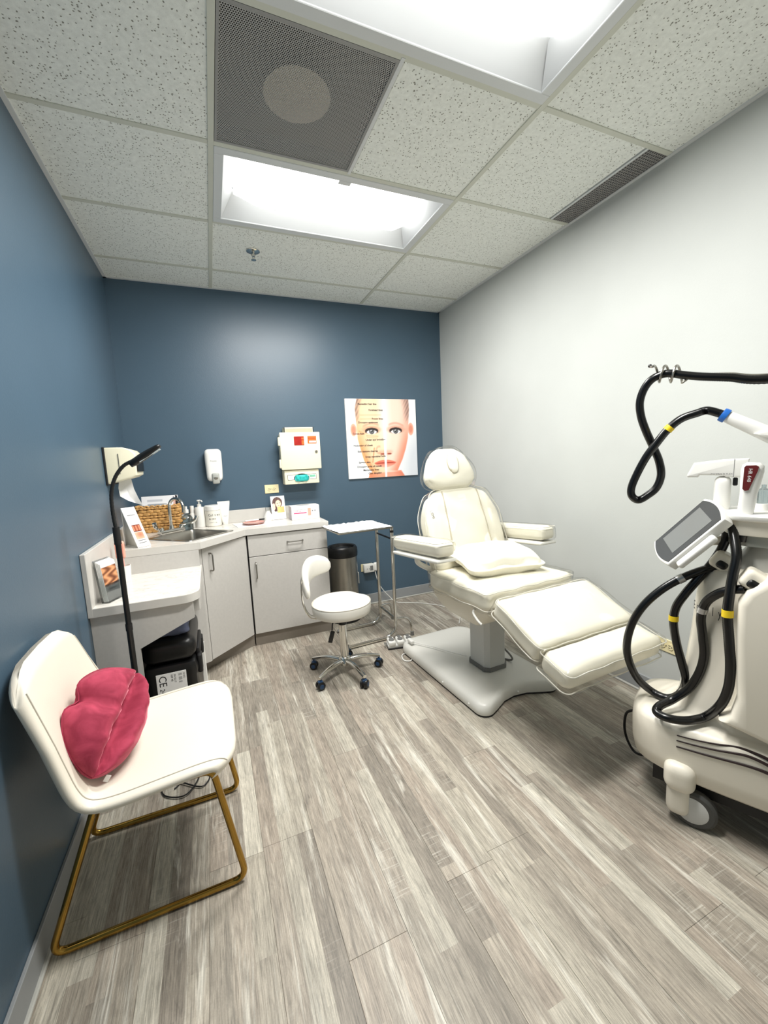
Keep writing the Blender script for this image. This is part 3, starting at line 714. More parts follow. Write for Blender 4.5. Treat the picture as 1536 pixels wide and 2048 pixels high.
def sheet(rows, name, mat, parent=None, th=0.0012):
    """thin folded sheet through rows of points"""
    n = len(rows[0]); vs = [V(*p) for r in rows for p in r]; m = len(vs); off = V(0.0, th, 0.0)
    vs2 = [q + off for q in vs]; fs = []
    for i in range(len(rows) - 1):
        for j in range(n - 1):
            a = i * n + j; fs.append((a, a + 1, a + n + 1, a + n)); fs.append((a + m, a + n + m, a + n + 1 + m, a + 1 + m))
    def side(a, b): fs.append((a, a + m, b + m, b))
    for j in range(n - 1): side(j, j + 1); side((len(rows) - 1) * n + j + 1, (len(rows) - 1) * n + j)
    for i in range(len(rows) - 1): side((i + 1) * n, i * n); side(i * n + n - 1, (i + 1) * n + n - 1)
    return MB().add(vs + vs2, fs).build(name, mat, parent)
ptw = sheet([[(0.045, -0.60, 1.315), (0.075, -0.605, 1.32), (0.11, -0.60, 1.325)], [(0.04, -0.62, 1.27), (0.08, -0.60, 1.265), (0.12, -0.61, 1.26)], [(0.045, -0.63, 1.22), (0.09, -0.60, 1.21), (0.14, -0.62, 1.20)], [(0.085, -0.63, 1.19), (0.12, -0.61, 1.17), (0.16, -0.63, 1.155)]], 'paper_towel', PAPER)
tag(ptw, 'white paper towel hanging below the cream dispenser', 'paper towel')

# ================================================================== CABINETS, COUNTER, DESK
CZT = 0.91
def handle(p, parent, m):
    """bar pull with two bent ends; m maps x along the bar, z out"""
    pts = [m @ q for q in fillet([(-0.058, 0, 0), (-0.058, 0, 0.03), (0.058, 0, 0.03), (0.058, 0, 0)], 0.014, 4)]
    return MB().tube(pts, 0.005, 10).build('handle', NICKEL, parent)
t = thing('drawer_cabinet', 'grey laminate base cabinet with one drawer over one door', 'cabinet', (1.07, -0.22, 0))
MB().bb(0.77, 1.368, -0.43, -0.002, 0.1, 0.864).build('body', LAMI, t)
MB().bb(0.77, 1.365, -0.415, -0.03, 0.0, 0.1).build('toe_kick', TOE, t)
d = MB().bb(0.772, 1.366, -0.449, -0.43, 0.700, 0.858, 0.0015, 1).build('drawer', LAMI, t); handle(0, d, frame4((1.115, -0.449, 0.785), (1, 0, 0), (0, 0, 1), (0, -1, 0)))
d = MB().bb(0.772, 1.366, -0.449, -0.43, 0.104, 0.695, 0.0015, 1).build('door', LAMI, t); handle(0, d, frame4((0.815, -0.449, 0.595), (0, 0, 1), (1, 0, 0), (0, -1, 0)))
MB().bb(0.765, 1.366, -0.432, -0.4, 0.1, 0.866).build('dark_reveal', DARK, t)
# corner sink cabinet: its door runs diagonally
A, B = V(0.455, -0.745, 0), V(0.762, -0.445, 0); ed = (B - A).normalized(); en = V(ed.y, -ed.x, 0)
t = thing('corner_cabinet', 'grey laminate corner sink cabinet with a tall diagonal door', 'cabinet', (0.35, -0.35, 0))
cf = [(0.002, -0.002), (0.762, -0.002), (0.762, -0.43), (0.752, -0.43), (0.458, -0.722), (0.40, -0.748), (0.002, -0.748)]
MB().prism(cf, 0.1, 0.118).build('bottom_panel', LAMI, t)
MB().bb(0.744, 0.762, -0.43, -0.002, 0.118, 0.864).build('side_panel', LAMI, t)
MB().bb(0.002, 0.744, -0.012, -0.002, 0.118, 0.864).build('back_panel', LAMI, t)
MB().prism([(0.752, -0.43), (0.458, -0.722), (0.446, -0.71), (0.740, -0.418)], 0.118, 0.72).build('inner_front', LAMI, t)
MB().prism([(0.03, -0.03), (0.762, -0.03), (0.762, -0.415), (0.745, -0.415), (0.43, -0.62), (0.40, -0.66), (0.03, -0.66)], 0.0, 0.1).build('toe_kick', TOE, t)
q0 = A + ed * 0.02; q1 = B - ed * 0.004
dd = MB().prism([(q0.x, q0.y), (q1.x, q1.y), (q1.x - en.x * 0.019, q1.y - en.y * 0.019), (q0.x - en.x * 0.019, q0.y - en.y * 0.019)], 0.104, 0.858).build('door', LAMI, t)
hp = A + ed * 0.075; handle(0, dd, frame4((hp.x, hp.y, 0.755), (0, 0, 1), (ed.x, ed.y, 0), (en.x, en.y, 0)))
MB().prism([(0.38, -0.772), (0.455, -0.748), (q0.x - 0.003, q0.y - 0.001), (0.45, -0.73), (0.38, -0.745)], 0.1, 0.862).build('end_stile', LAMI, t)
MB().bb(0.002, 0.38, -0.772, -0.748, 0.0, 0.862).build('end_panel', LAMI, t)
# worktop with a diagonal sink cut-out
SC = V(0.405, -0.455, 0); e1 = ed; e2 = V(-ed.y, ed.x, 0); SH = 0.19
t = thing('countertop', 'pale marble laminate L-shaped worktop with a diagonal corner', 'countertop', (0.6, -0.35, 0.865))
outer = [(0.002, -0.002), (1.38, -0.002), (1.38, -0.462), (0.757, -0.462), (0.465, -0.795), (0.002, -0.795)]
hole = [(SC + e1 * a * SH + e2 * b * SH) for a, b in ((-1, -1), (1, -1), (1, 1), (-1, 1))]
def slab(z0, z1, mb):
    """ring between the outline and the square hole, split into quads by hand"""
    O = [V(x, y, 0) for x, y in outer]; H = hole
    quads = [[O[4], O[3], H[1], H[0]], [O[3], O[2], O[1], H[2], H[1]], [O[1], O[0], H[3], H[2]], [O[0], O[5], O[4], H[0], H[3]]]
    for q in quads:
        n = len(q); vs = [V(p.x, p.y, z1) for p in q] + [V(p.x, p.y, z0) for p in q]
        fs = [tuple(range(n)), tuple(reversed(range(n, 2 * n)))]
        mb.add(vs, fs)
    for L in (O, H):
        n = len(L)
        for i in range(n):
            a, b = L[i], L[(i + 1) % n]; mb.add([V(a.x, a.y, z0), V(b.x, b.y, z0), V(b.x, b.y, z1), V(a.x, a.y, z1)], [(0, 1, 2, 3)])
    return mb
slab(0.865, CZT, MB()).build('worktop', MARBLE, t, smooth=False)
eb = MB(); th = 0.0015
for a, b in zip(outer[1:], outer[2:]):
    a, b = V(*a, 0), V(*b, 0); dn = (b - a).normalized(); nn = V(-dn.y, dn.x, 0) * -1; nn = nn * th
    if (a + nn - SC).length < (a - SC).length: nn = -nn
    eb.add([V(p.x, p.y, z) for z in (0.866, CZT - 0.001) for p in (a, b, b + nn, a + nn)], [(0, 1, 2, 3), (4, 5, 6, 7), (0, 1, 5, 4), (1, 2, 6, 5), (2, 3, 7, 6), (3, 0, 4, 7)])
eb.build('edge_band', EDGE, t, smooth=False)
MB().bb(0.022, 1.385, -0.021, -0.001, CZT, 1.012, 0.002, 1).build('backsplash', EDGE, t)
MB().bb(0.001, 0.021, -0.795, -0.001, CZT, 1.012, 0.002, 1).build('backsplash', EDGE, t)
# sink
t = thing('corner_sink', 'stainless steel square sink set diagonally into the worktop', 'sink', SC + V(0, 0, 0.76))
def sq(h, z, r=0.03):
    return [SC + e1 * a + e2 * b + V(0, 0, z) for a, b in rrect(2 * h, 2 * h, r, 4)]
MB().loft([sq(SH + 0.014, CZT + 0.001), sq(SH + 0.012, CZT + 0.004), sq(SH - 0.012, CZT + 0.003), sq(SH - 0.014, CZT - 0.001)], False).build('rim', STEEL, t)
MB().loft([sq(SH - 0.012, CZT + 0.002), sq(SH - 0.018, CZT - 0.02), sq(SH - 0.03, CZT - 0.12), sq(SH - 0.06, CZT - 0.14), sq(0.03, CZT - 0.145, 0.029)], False).build('bowl', STEEL, t)
MB().lathe([(0, 0.764), (0.03, 0.764), (0.042, 0.768), (0.042, 0.762), (0, 0.76)], (SC.x, SC.y, 0), 24).build('drain', CHROME, t)
# faucet
FP = SC + e2 * 0.245 + e1 * 0.05
t = thing('gooseneck_faucet', 'chrome gooseneck faucet with wing lever handles behind the sink', 'faucet', FP + V(0, 0, CZT))
MB().cushion(FP + V(0, 0, CZT + 0.016), (0.105, 0.026, 0.016), 0.012, 6, 0, Matrix(((e1.x, e2.x, 0), (e1.y, e2.y, 0), (0, 0, 1)))).build('base', CHROME, t)
MB().lathe([(0.022, 0.93), (0.018, 0.945), (0.013, 0.965), (0, 0.966)], (FP.x, FP.y, 0), 20).build('spout_collar', CHROME, t)
sp = [FP + V(0, 0, 0.94), FP + V(0, 0, 1.08)]
for j in range(1, 9):
    a = PI * j / 8; sp.append(FP + V(0, 0, 1.09) + (-e2) * (0.07 - 0.07 * math.cos(a)) + V(0, 0, 0.07 * math.sin(a)))
sp.append(sp[-1] + V(0, 0, -0.03)); MB().tube(smoothpath(sp, 3), 0.011, 14).build('spout', CHROME, t)
for s in (-1, 1):
    hp = FP + e1 * (0.085 * s); b = MB().lathe([(0.02, 0.925), (0.018, 0.95), (0.014, 0.962), (0, 0.964)], (hp.x, hp.y, 0), 18)
    b.build('valve', CHROME, t)
    pts = [hp + V(0, 0, 0.955), hp + (e1 * s * 0.03 - e2 * 0.02) + V(0, 0, 0.96), hp + (e1 * s * 0.06 - e2 * 0.04) + V(0, 0, 0.965), hp + (e1 * s * 0.085 - e2 * 0.055) + V(0, 0, 0.985), hp + (e1 * s * 0.095 - e2 * 0.06) + V(0, 0, 1.01)]
    MB().tube(smoothpath(pts, 5), [0.009 + 0.005 * max(0, i / 20) for i in range(21)], 10).build('wing_lever', CHROME, t)
# desk
t = thing('writing_ledge', 'low marble-topped desk ledge against the left wall in front of the counter', 'desk', (0.23, -1.1, 0))
dk = [(0.002, -0.774), (0.462, -0.774), (0.462, -1.33)]
for j in range(7): a = -j * PI / 12; dk.append((0.382 + 0.08 * math.cos(a), -1.33 + 0.08 * math.sin(a)))
dk += [(0.002, -1.41)]
MB().prism(dk, 0.722, 0.762).build('top', MARBLE, t)
MB().prism([(x + (0.0015 if x > 0.4 else 0), y - (0.0015 if y < -1.39 else 0)) for x, y in dk], 0.7215, 0.7605).build('edge_band', EDGE, t)
MB().bb(0.001, 0.022, -1.412, -0.796, 0.722, 1.014, 0.002, 1).build('backsplash', EDGE, t)
MB().bb(0.022, 0.455, -0.800, -0.775, 0.762, 0.864).build('riser_panel', LAMI, t)
MB().prism([(0.001, 0.0), (0.182, 0.0), (0.182, 0.525), (0.43, 0.635), (0.43, 0.7215), (0.001, 0.7215)], -1.385, -1.366, 'xz').build('support_panel', LAMI, t)
MB().prism([(-0.775, 0.7215), (-0.775, 0.60), (-1.15, 0.60), (-1.27, 0.63), (-1.27, 0.7215)], 0.432, 0.45, 'yz').build('side_apron', LAMI, t)
# ================================================================== ON THE COUNTER
Z0 = CZT + 0.0005
# wicker basket -----------------------------------------------------
b0, b1 = V(0.038, -0.128, 0), V(0.318, -0.172, 0); bx = (b1 - b0).normalized(); by = V(-bx.y, bx.x, 0); bl = (b1 - b0).length; bd = 0.095; bh = 0.19
t = thing('wicker_basket', 'rectangular golden wicker basket of papers on the counter corner', 'basket', b0 + bx * bl / 2 + by * bd / 2 + V(0, 0, Z0))
wm = frame4(b0 + V(0, 0, Z0), bx, by, (0, 0, 1))
liner = MB()
for a in ((0.004, bl - 0.004, 0.004, bd - 0.004, 0.0, 0.006), (0.004, bl - 0.004, 0.004, 0.009, 0, bh - .01), (0.004, bl - 0.004, bd - 0.009, bd - 0.004, 0, bh - .01), (0.004, 0.009, 0.004, bd - 0.004, 0, bh - .01), (bl - 0.009, bl - 0.004, 0.004, bd - 0.004, 0, bh - .01)): liner.bb(*a)
liner.v = [wm @ q for q in liner.v]; liner.build('inner_shell', WICKD, t)
wv = MB()
def strand(c, dx, r, sz):
    k = MB().sphere((0, 0, 0), 1.0, 8)
    m = frame4(c, dx * sz[0], (V(0, 0, 1).cross(dx)) * sz[1], V(0, 0, 1) * sz[2])
    wv.add([m @ q for q in k.v], k.f)
nr = 9; rowh = bh / nr
for r in range(nr):
    z = (r + 0.5) * rowh; wide = r % 3 != 2
    for side in (0, 1):
        L = bl; n = 6 if wide else 11
        for i in range(n):
            x = (i + 0.5 + 0.5 * (r % 2)) * L / n
            if x > L: continue
            yy = 0.0 if side == 0 else bd
            strand(V(x, yy, z), V(1, 0, 0), 0, (L / n * 0.64, 0.009, rowh * (0.6 if wide else 0.42)))
    for side in (0, 1):
        n = 3
        for i in range(n):
            y = (i + 0.5 + 0.5 * (r % 2)) * bd / n
            if y > bd: continue
            strand(V(0 if side == 0 else bl, y, z), V(0, 1, 0), 0, (bd / n * 0.56, 0.009, rowh * 0.6))
wv.v = [wm @ q for q in wv.v]; stuff(wv.build('weave', WICKER, t))
rim = [wm @ V(x, y, bh + 0.003) for x, y in ((0, 0), (bl, 0), (bl, bd), (0, bd))]
rb = MB()
for a, b in zip(rim, rim[1:] + rim[:1]):
    n = max(4, int((b - a).length / 0.018))
    for i in range(n):
        c = a.lerp(b, (i + 0.5) / n); dx = (b - a).normalized()
        k = MB().sphere((0, 0, 0), 1, 8); m = frame4(c, (dx + V(0, 0, 0.5 if i % 2 else -0.5)).normalized() * 0.014, V(0, 0, 1).cross(dx) * 0.009, V(0, 0, 1) * 0.008); rb.add([m @ q for q in k.v], k.f)
stuff(rb.build('braided_rim', WICKER, t))
# brochure standing in the basket
def broch(u, v):
    c = (248, 248, 250)
    if .14 < u < .70 and .28 < v < .95: c = mixc((176, 178, 182), (150, 152, 156), math.sin(u * 60) * math.sin(v * 40) * .5 + .5)
    if .14 < u < .58 and .13 < v < .20: c = (206, 208, 214)
    if .30 < u < .36 and .45 < v < .5: c = (70, 72, 76)
    if u > .86:
        d = math.hypot((u - .935) / .075, (v - .32) / .34); c = (238, 190, 176) if d < .8 else c
        if u > .92 and v < .55 and d < 1.1: c = (30, 26, 28)
        if .86 < u < .90 and .04 < v < .22: c = (40, 34, 56)
    return c
t = thing('basket_brochure', 'white leaflet with grey photo standing upright in the wicker basket', 'brochure', wm @ V(0.14, 0.07, 0.05))
bm_ = wm @ frame4((0.15, 0.066, 0.165), (1, 0, 0), (0, 0.12, 0.993), (0, -0.993, 0.12))
sl = MB().box((0, 0, -0.0015), (0.25, 0.20, 0.002)); sl.v = [bm_ @ q for q in sl.v]; sl.build('leaflet', PAPER, t)
picture('cover_print', 0.248, 0.198, 50, 36, broch, t, bm_)
for i, (x, y, rz, h) in enumerate(((0.08, 0.045, 0.35, 0.045), (0.17, 0.04, -0.2, 0.035))):
    m = wm @ Matrix.Translation((x, y, bh - 0.03 + 0.012 * i)) @ Matrix.Rotation(-0.95 + 0.3 * i, 4, 'X') @ Matrix.Rotation(rz, 4, 'Y')
    b = MB().box((0, 0, 0), (0.13, 0.085, 0.006), 0.002, 1); b.v = [m @ q for q in b.v]
    tag(b.build('folded_paper', PAPER if i else M('grey_paper', rgb(206, 205, 202), .8, noise=(9, .02))), ['grey folded paper lying on top of the basket', 'white folded paper lying on top of the basket'][i], 'paper')
# bottles -----------------------------------------------------------
bp = V(0.372, -0.15, Z0)
t = thing('spray_bottle', 'clear blue-grey glass spray bottle behind the faucet', 'bottle', bp)
MB().lathe([(0, 0), (0.038, 0), (0.04, 0.006), (0.04, 0.085), (0.03, 0.105), (0.014, 0.115), (0.014, 0.125), (0, 0.125)], bp, 24).build('glass', GLASS, t)
MB().lathe([(0, 0.002), (0.036, 0.003), (0.036, 0.075), (0, 0.076)], bp, 20).build('liquid', clear('blue_liquid', 0.02, (0.78, 0.86, 0.90, 1), .1, .2), t)
MB().lathe([(0, 0.125), (0.016, 0.125), (0.016, 0.15), (0.008, 0.155), (0.008, 0.175), (0, 0.176)], bp, 16).build('spray_cap', WHITE, t)
bp = V(0.408, -0.06, Z0)
t = thing('slim_bottle', 'slim white flip-cap bottle beside the pump bottle', 'bottle', bp)
MB().lathe([(0, 0), (0.019, 0), (0.0215, 0.004), (0.0215, 0.10), (0.017, 0.112), (0, 0.113)], bp, 20).build('body', WHITE, t)
MB().lathe([(0, 0.112), (0.0155, 0.112), (0.0145, 0.168), (0, 0.17)], bp, 18).build('cap', WHITE, t)
bp = V(0.462, -0.075, Z0)
t = thing('pump_bottle', 'tall white lotion bottle with pump top on the counter', 'bottle', bp)
MB().lathe([(0, 0), (0.034, 0), (0.0365, 0.005), (0.0365, 0.145), (0.033, 0.155), (0.014, 0.158), (0, 0.158)], bp, 24).build('body', WHITE, t)
MB().lathe([(0, 0.157), (0.015, 0.157), (0.015, 0.178), (0.006, 0.18), (0.006, 0.20), (0, 0.20)], bp, 18).build('collar', WHITE, t)
MB().lathe([(0, 0.20), (0.011, 0.2), (0.016, 0.206), (0.012, 0.212), (0, 0.213)], bp, 16).tube([bp + V(0, 0, 0.206), bp + V(0.02, -0.03, 0.205), bp + V(0.024, -0.036, 0.198)], 0.005, 10).build('pump_head', WHITE, t)
bp = V(0.556, -0.085, Z0)
t = thing('cream_jar', 'wide white screw-lid jar with small printed label', 'jar', bp)
MB().lathe([(0, 0), (0.054, 0), (0.058, 0.005), (0.058, 0.125), (0, 0.126)], bp, 32).build('body', M('jar_white', rgb(238, 234, 222), .4, noise=(9, .02)), t)
MB().lathe([(0, 0.1262), (0.0595, 0.1262), (0.0595, 0.158), (0.055, 0.164), (0, 0.166)], bp, 32).build('lid', WHITE, t)
def wrap(txt, size, a0, z, mat, parent, c, r):
    a = a0
    for ch in txt:
        d = V(math.cos(a), math.sin(a), 0); tx = V(-math.sin(a), math.cos(a), 0)
        if ch != ' ': lettering(ch, size, mat, parent, frame4(c + d * (r + 0.0006) + V(0, 0, z), tx, (0, 0, 1), d), 'letter')
        a += size * 0.62 / r
wrap('Coltex', 0.026, math.radians(232), 0.083, INK, t, bp, 0.058); wrap('MICRO', 0.016, math.radians(236), 0.055, INK, t, bp, 0.058); wrap('peeling', 0.013, math.radians(240), 0.03, GREYINK, t, bp, 0.058)
bp = V(0.640, -0.06, Z0)
t = thing('cream_tube', 'white crimped cream tube standing on its cap beside the jar', 'tube', bp)
rings = []
for i in range(9):
    s = i / 8; hw = lerp(0.026, 0.046, s); hd = lerp(0.024, 0.002, s)
    rings.append([bp + V(hw * math.cos(2 * PI * j / 20), hd * math.sin(2 * PI * j / 20), 0.02 + 0.155 * s) for j in range(20)])
MB().loft(rings).build('tube_body', WHITE, t)
MB().bb(bp.x - 0.046, bp.x + 0.046, bp.y - 0.002, bp.y + 0.002, Z0 + 0.174, Z0 + 0.186).build('crimp', WHITE, t)
MB().lathe([(0, 0), (0.022, 0), (0.025, 0.021), (0, 0.021)], bp, 20).build('cap', WHITE, t)
lettering('CICA', 0.012, GREYINK, t, frame4(bp + V(-0.008, -0.0225, 0.065), (1, 0, 0), (0, 0, 1), (0, -1, 0)))
# paper tray with pink dish and pen
t = tag(MB().prism([(0.69, -0.11), (0.985, -0.11), (1.0, -0.30), (0.72, -0.335)], Z0, Z0 + 0.003).build('paper_mat', PAPER), 'white paper mat under the pink dish on counter', 'paper')
dp = V(0.845, -0.235, Z0 + 0.0035)
t = thing('pink_dish', 'shallow pink dish with dark rim on the white paper mat', 'dish', dp)
MB().lathe([(0, 0), (0.055, 0), (0.085, 0.012), (0.083, 0.016), (0.052, 0.005), (0, 0.005)], dp, 32).build('bowl', PINKM, t)
MB().tube([dp + V(0.084 * math.cos(2 * PI * j / 32), 0.084 * math.sin(2 * PI * j / 32), 0.0145) for j in range(32)], 0.002, 6, closed=True).build('rim', GREYP, t)
t = thing('marker_pen', 'white and black marker pen lying across the pink dish', 'pen', dp + V(0, 0, 0.02))
pa, pb = dp + V(-0.06, 0.045, 0.0225), dp + V(0.045, 0.065, 0.0225)
MB().cyl(pa, pb, 0.0055, n=12).build('barrel', PAPER, t); MB().cyl(pb, pb + (pb - pa).normalized() * 0.045, 0.006, n=12).build('cap', BLACK, t)
# vase, card, glove carton
bp = V(0.975, -0.085, Z0)
t = thing('white_flask', 'small white bottle with narrow neck beside the portrait card', 'bottle', bp)
MB().lathe([(0, 0), (0.034, 0), (0.037, 0.006), (0.036, 0.035), (0.022, 0.06), (0.0165, 0.075), (0.0165, 0.085), (0, 0.085)], bp, 24).build('body', WHITE, t)
MB().lathe([(0, 0.085), (0.02, 0.085), (0.019, 0.108), (0, 0.11)], bp, 20).build('clear_cap', ACRYL, t)
def lady(u, v):
    c = (250, 249, 252)
    if v < .72:
        c = mixc((252, 250, 248), (240, 236, 236), v)
        h = math.hypot((u - .46) / .36, (v - .28) / .24)
        if h < 1: c = mixc((74, 50, 46), (110, 76, 66), .5 + .5 * math.sin(u * 50 + v * 20))
        if .16 < u < .40 and .28 < v < .62 + .05 * math.sin(u * 30): c = mixc((84, 54, 48), (60, 40, 40), .5 + .5 * math.sin(u * 70))
        if math.hypot((u - .52) / .20, (v - .33) / .155) < 1: c = (250, 216, 186)
        if v > .46 and u > .40 and u < .92 and v < .72: c = mixc((255, 214, 128), (250, 190, 120), sst(.4, .9, u))
        if .30 < u < .46 and .48 < v < .66: c = mixc((90, 58, 50), (246, 206, 170), sst(.40, .44, u))
        if math.hypot((u - .45) / .035, (v - .31) / .015) < 1 or math.hypot((u - .61) / .035, (v - .30) / .015) < 1: c = (70, 50, 48)
        if math.hypot((u - .55) / .05, (v - .42) / .015) < 1: c = (206, 110, 100)
        if math.hypot((u - .20) / .1, (v - .45) / .15) < 1: c = (248, 210, 190)
    elif .80 < v < .84 and .2 < u < .75: c = (226, 224, 232)
    return c
t = thing('portrait_card', 'tall leaflet card with dark-haired woman leaning on backsplash', 'card', (1.06, -0.08, Z0))
m = frame4((1.063, -0.075, Z0 + 0.098), (0.99, 0.05, 0), (0, 0.2, 0.98), (0.05, -0.98, 0.2))
m = m @ Matrix.Identity(4)
b = MB().box((0, 0, -0.002), (0.116, 0.196, 0.003)); b.v = [m @ q for q in b.v]; b.build('card', PAPER, t)
picture('front_print', 0.115, 0.195, 46, 66, lady, t, m)
t = thing('glove_carton', 'white and pink printed glove carton at the right end of counter', 'box', (1.25, -0.18, Z0))
MB().bb(1.142, 1.372, -0.235, -0.115, Z0, Z0 + 0.112, 0.003, 1).build('carton', PAPER, t)
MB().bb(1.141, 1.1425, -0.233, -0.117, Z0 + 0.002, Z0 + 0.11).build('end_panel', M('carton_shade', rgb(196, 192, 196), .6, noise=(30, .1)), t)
MB().bb(1.16, 1.265, -0.236, -0.2349, Z0 + 0.05, Z0 + 0.058).build('pink_stripe', PINKH, t)
lettering('vinyl examination gloves', 0.012, GREYINK, t, frame4((1.155, -0.2356, Z0 + 0.078), (1, 0, 0), (0, 0, 1), (0, -1, 0)))
lettering('POWDER FREE', 0.010, PINKH, t, frame4((1.155, -0.2356, Z0 + 0.064), (1, 0, 0), (0, 0, 1), (0, -1, 0)))
MB().cushion((1.288, -0.236, Z0 + 0.06), (0.013, 0.0012, 0.03), 0.001, 4).build('hand_print', SKIN, t)
for xx in (1.31, 1.33): MB().bb(xx, xx + 0.009, -0.2358, -0.2349, Z0 + 0.062, Z0 + 0.072).build('icon', GREYINK, t)
ov = [(1.25 + 0.06 * math.cos(2 * PI * j / 20), -0.175 + 0.022 * math.sin(2 * PI * j / 20)) for j in range(20)]
MB().prism(ov, Z0 + 0.112, Z0 + 0.1128).build('opening', GREYP, t)
# tent sign at the left end
t = thing('tent_sign', 'white folded tent sign with two orange photos on left counter end', 'sign', (0.08, -0.68, Z0))
sa, sb, sc_ = V(0.035, -0.56, Z0), V(0.13, -0.745, Z0), V(0.062, -0.65, Z0 + 0.225)
# front leaf faces the room: a sloping board from (0.13,-0.745) up to the ridge
fl_ = V(0.125, -0.762, Z0); fr_ = V(0.185, -0.70, Z0); up = V(-0.075, 0.06, 0.24)
def leaf(p, q, u_, name, mat, th=0.004):
    n = (q - p).cross(u_).normalized() * th
    vs = [p, q, q + u_, p + u_]; return MB().add(vs + [k + n for k in vs], [(0, 1, 2, 3), (7, 6, 5, 4), (0, 4, 5, 1), (1, 5, 6, 2), (2, 6, 7, 3), (3, 7, 4, 0)]).build(name, mat, t)
leaf(fl_, fr_, up, 'front_leaf', PAPER)
bl_ = V(0.035, -0.60, Z0); br_ = bl_ + (fr_ - fl_)
leaf(bl_, br_, (fl_ + up) - bl_, 'back_leaf', PAPER)
side = MB().add([fl_ + V(0.004, 0.004, 0.001), bl_ + V(0.004, 0.004, 0.001), fl_ + up + V(0.004, 0.004, -0.004)], [(0, 1, 2)]).add([fl_ + V(0.006, 0.006, 0.001), bl_ + V(0.006, 0.006, 0.001), fl_ + up + V(0.006, 0.006, -0.004)], [(0, 1, 2)])
side.build('gusset', M('sign_card', rgb(200, 198, 190), .7, noise=(9, .02)), t)
ex_ = (fr_ - fl_).normalized(); ey_ = up.normalized(); ez_ = ex_.cross(ey_).normalized()
def beauty(k):
    def f(u, v):
        if k == 0: return mixc((150, 60, 40), (226, 150, 110), .5 + .5 * math.sin(u * 17)) if .1 < v < .9 else (120, 50, 40)
        return mixc((232, 120, 92), (246, 190, 160), math.hypot(u - .6, v - .4) * 1.4)
    return f
for k, s in ((0, 0.47), (1, 0.285)):
    picture('photo_print', 0.052, 0.044, 12, 12, beauty(k), t, frame4(fl_ + (fr_ - fl_) * 0.5 + up * s + ez_ * 0.0055, ex_, ey_, ez_))
for k, s in ((0, 0.16), (1, 0.10), (2, 0.80)):
    b = MB().box((0, 0, 0), (0.05, 0.004, 0.0004)); m = frame4(fl_ + (fr_ - fl_) * 0.5 + up * s + ez_ * 0.005, ex_, ey_, ez_); b.v = [m @ q for q in b.v]; b.build('text_line', GREYINK, t)
# ------------------------------------------------------------------ on the desk ledge
DZ = 0.7625
t = thing('brochure_holder', 'clear acrylic stand of brochures leaning on the left desk ledge', 'brochure holder', (0.06, -1.26, DZ))
p0 = V(0.04, -1.325, DZ); ex_ = V(0.42, 0.91, 0).normalized(); ey_ = V(-0.10, 0.02, 0.99).normalized(); ez_ = ex_.cross(ey_).normalized(); ey_ = ez_.cross(ex_)
m = frame4(p0 + V(0.035, -0.03, 0.002), ex_, ey_, ez_)
def bar(x0, x1, y0, y1, z0, z1, name, mat):
    b = MB().bb(x0, x1, y0, y1, z0, z1); b.v = [m @ q for q in b.v]; return b.build(name, mat, t)
bar(0, 0.11, 0, 0.205, -0.034, -0.031, 'back_pane', ACRYL); bar(0, 0.11, 0, 0.085, 0.0, 0.003, 'front_pane', ACRYL); bar(0, 0.003, 0, 0.12, -0.031, 0, 'side_pane', ACRYL); bar(0.107, 0.11, 0, 0.12, -0.031, 0, 'side_pane', ACRYL); bar(0, 0.11, 0, 0.004, -0.031, 0, 'bottom', ACRYL)
def brown(u, v):
    if v < .10: return (244, 243, 242)
    if v < .62: return mixc((112, 62, 36), (226, 160, 112), .5 + .5 * math.sin(u * 9 + v * 13 + 2 * math.sin(v * 23)))
    if .70 < v < .74 and .2 < u < .8: return (170, 168, 166)
    return (226, 223, 219)
for i in range(4):
    b = MB().bb(0.006, 0.104, 0.005, 0.198 - 0.004 * i, -0.028 + i * 0.006, -0.0235 + i * 0.006); b.v = [m @ q for q in b.v]
    o = b.build('brochure', PAPER); tag(o, 'folded brochure with brown cover photo at the front of the acrylic stand' if i == 3 else 'folded white brochure stacked behind the front one in the acrylic stand', 'brochure', 'brochures in the acrylic stand')
    if i == 3:
        pic = picture('cover_print', 0.096, 0.176, 24, 44, brown, o, m @ Matrix.Translation((0.055, 0.096, -0.0235 + i * 0.006 + 0.0006)))
# white cup with pink spatula brush, mostly behind the lamp pole
cp = V(0.075, -0.95, DZ)
t = thing('white_cup', 'white cup on desk ledge behind the lamp pole', 'cup', cp)
MB().lathe([(0, 0), (0.03, 0), (0.036, 0.09), (0.033, 0.09), (0.028, 0.006), (0, 0.006)], cp, 24).build('body', WHITE, t)
t = thing('pink_brush', 'pale pink hair brush standing in the white cup', 'brush', cp + V(0, 0, 0.01))
MB().tube([cp + V(0.0, 0, 0.012), cp + V(-0.004, 0.004, 0.09), cp + V(-0.006, 0.006, 0.135)], [0.008, 0.011, 0.013], 12).build('grip', PINKM, t)
MB().cushion(cp + V(-0.008, 0.008, 0.178), (0.024, 0.012, 0.05), 0.012, 8).build('head', SKIN, t)
br = MB()
for i in range(5):
    for j in range(9): br.cyl(cp + V(-0.026 + 0.009 * i, 0.0, 0.142 + 0.009 * j), cp + V(-0.026 + 0.009 * i, -0.016, 0.142 + 0.009 * j), 0.0013, n=5)
stuff(br.build('bristles', SKIN, t))
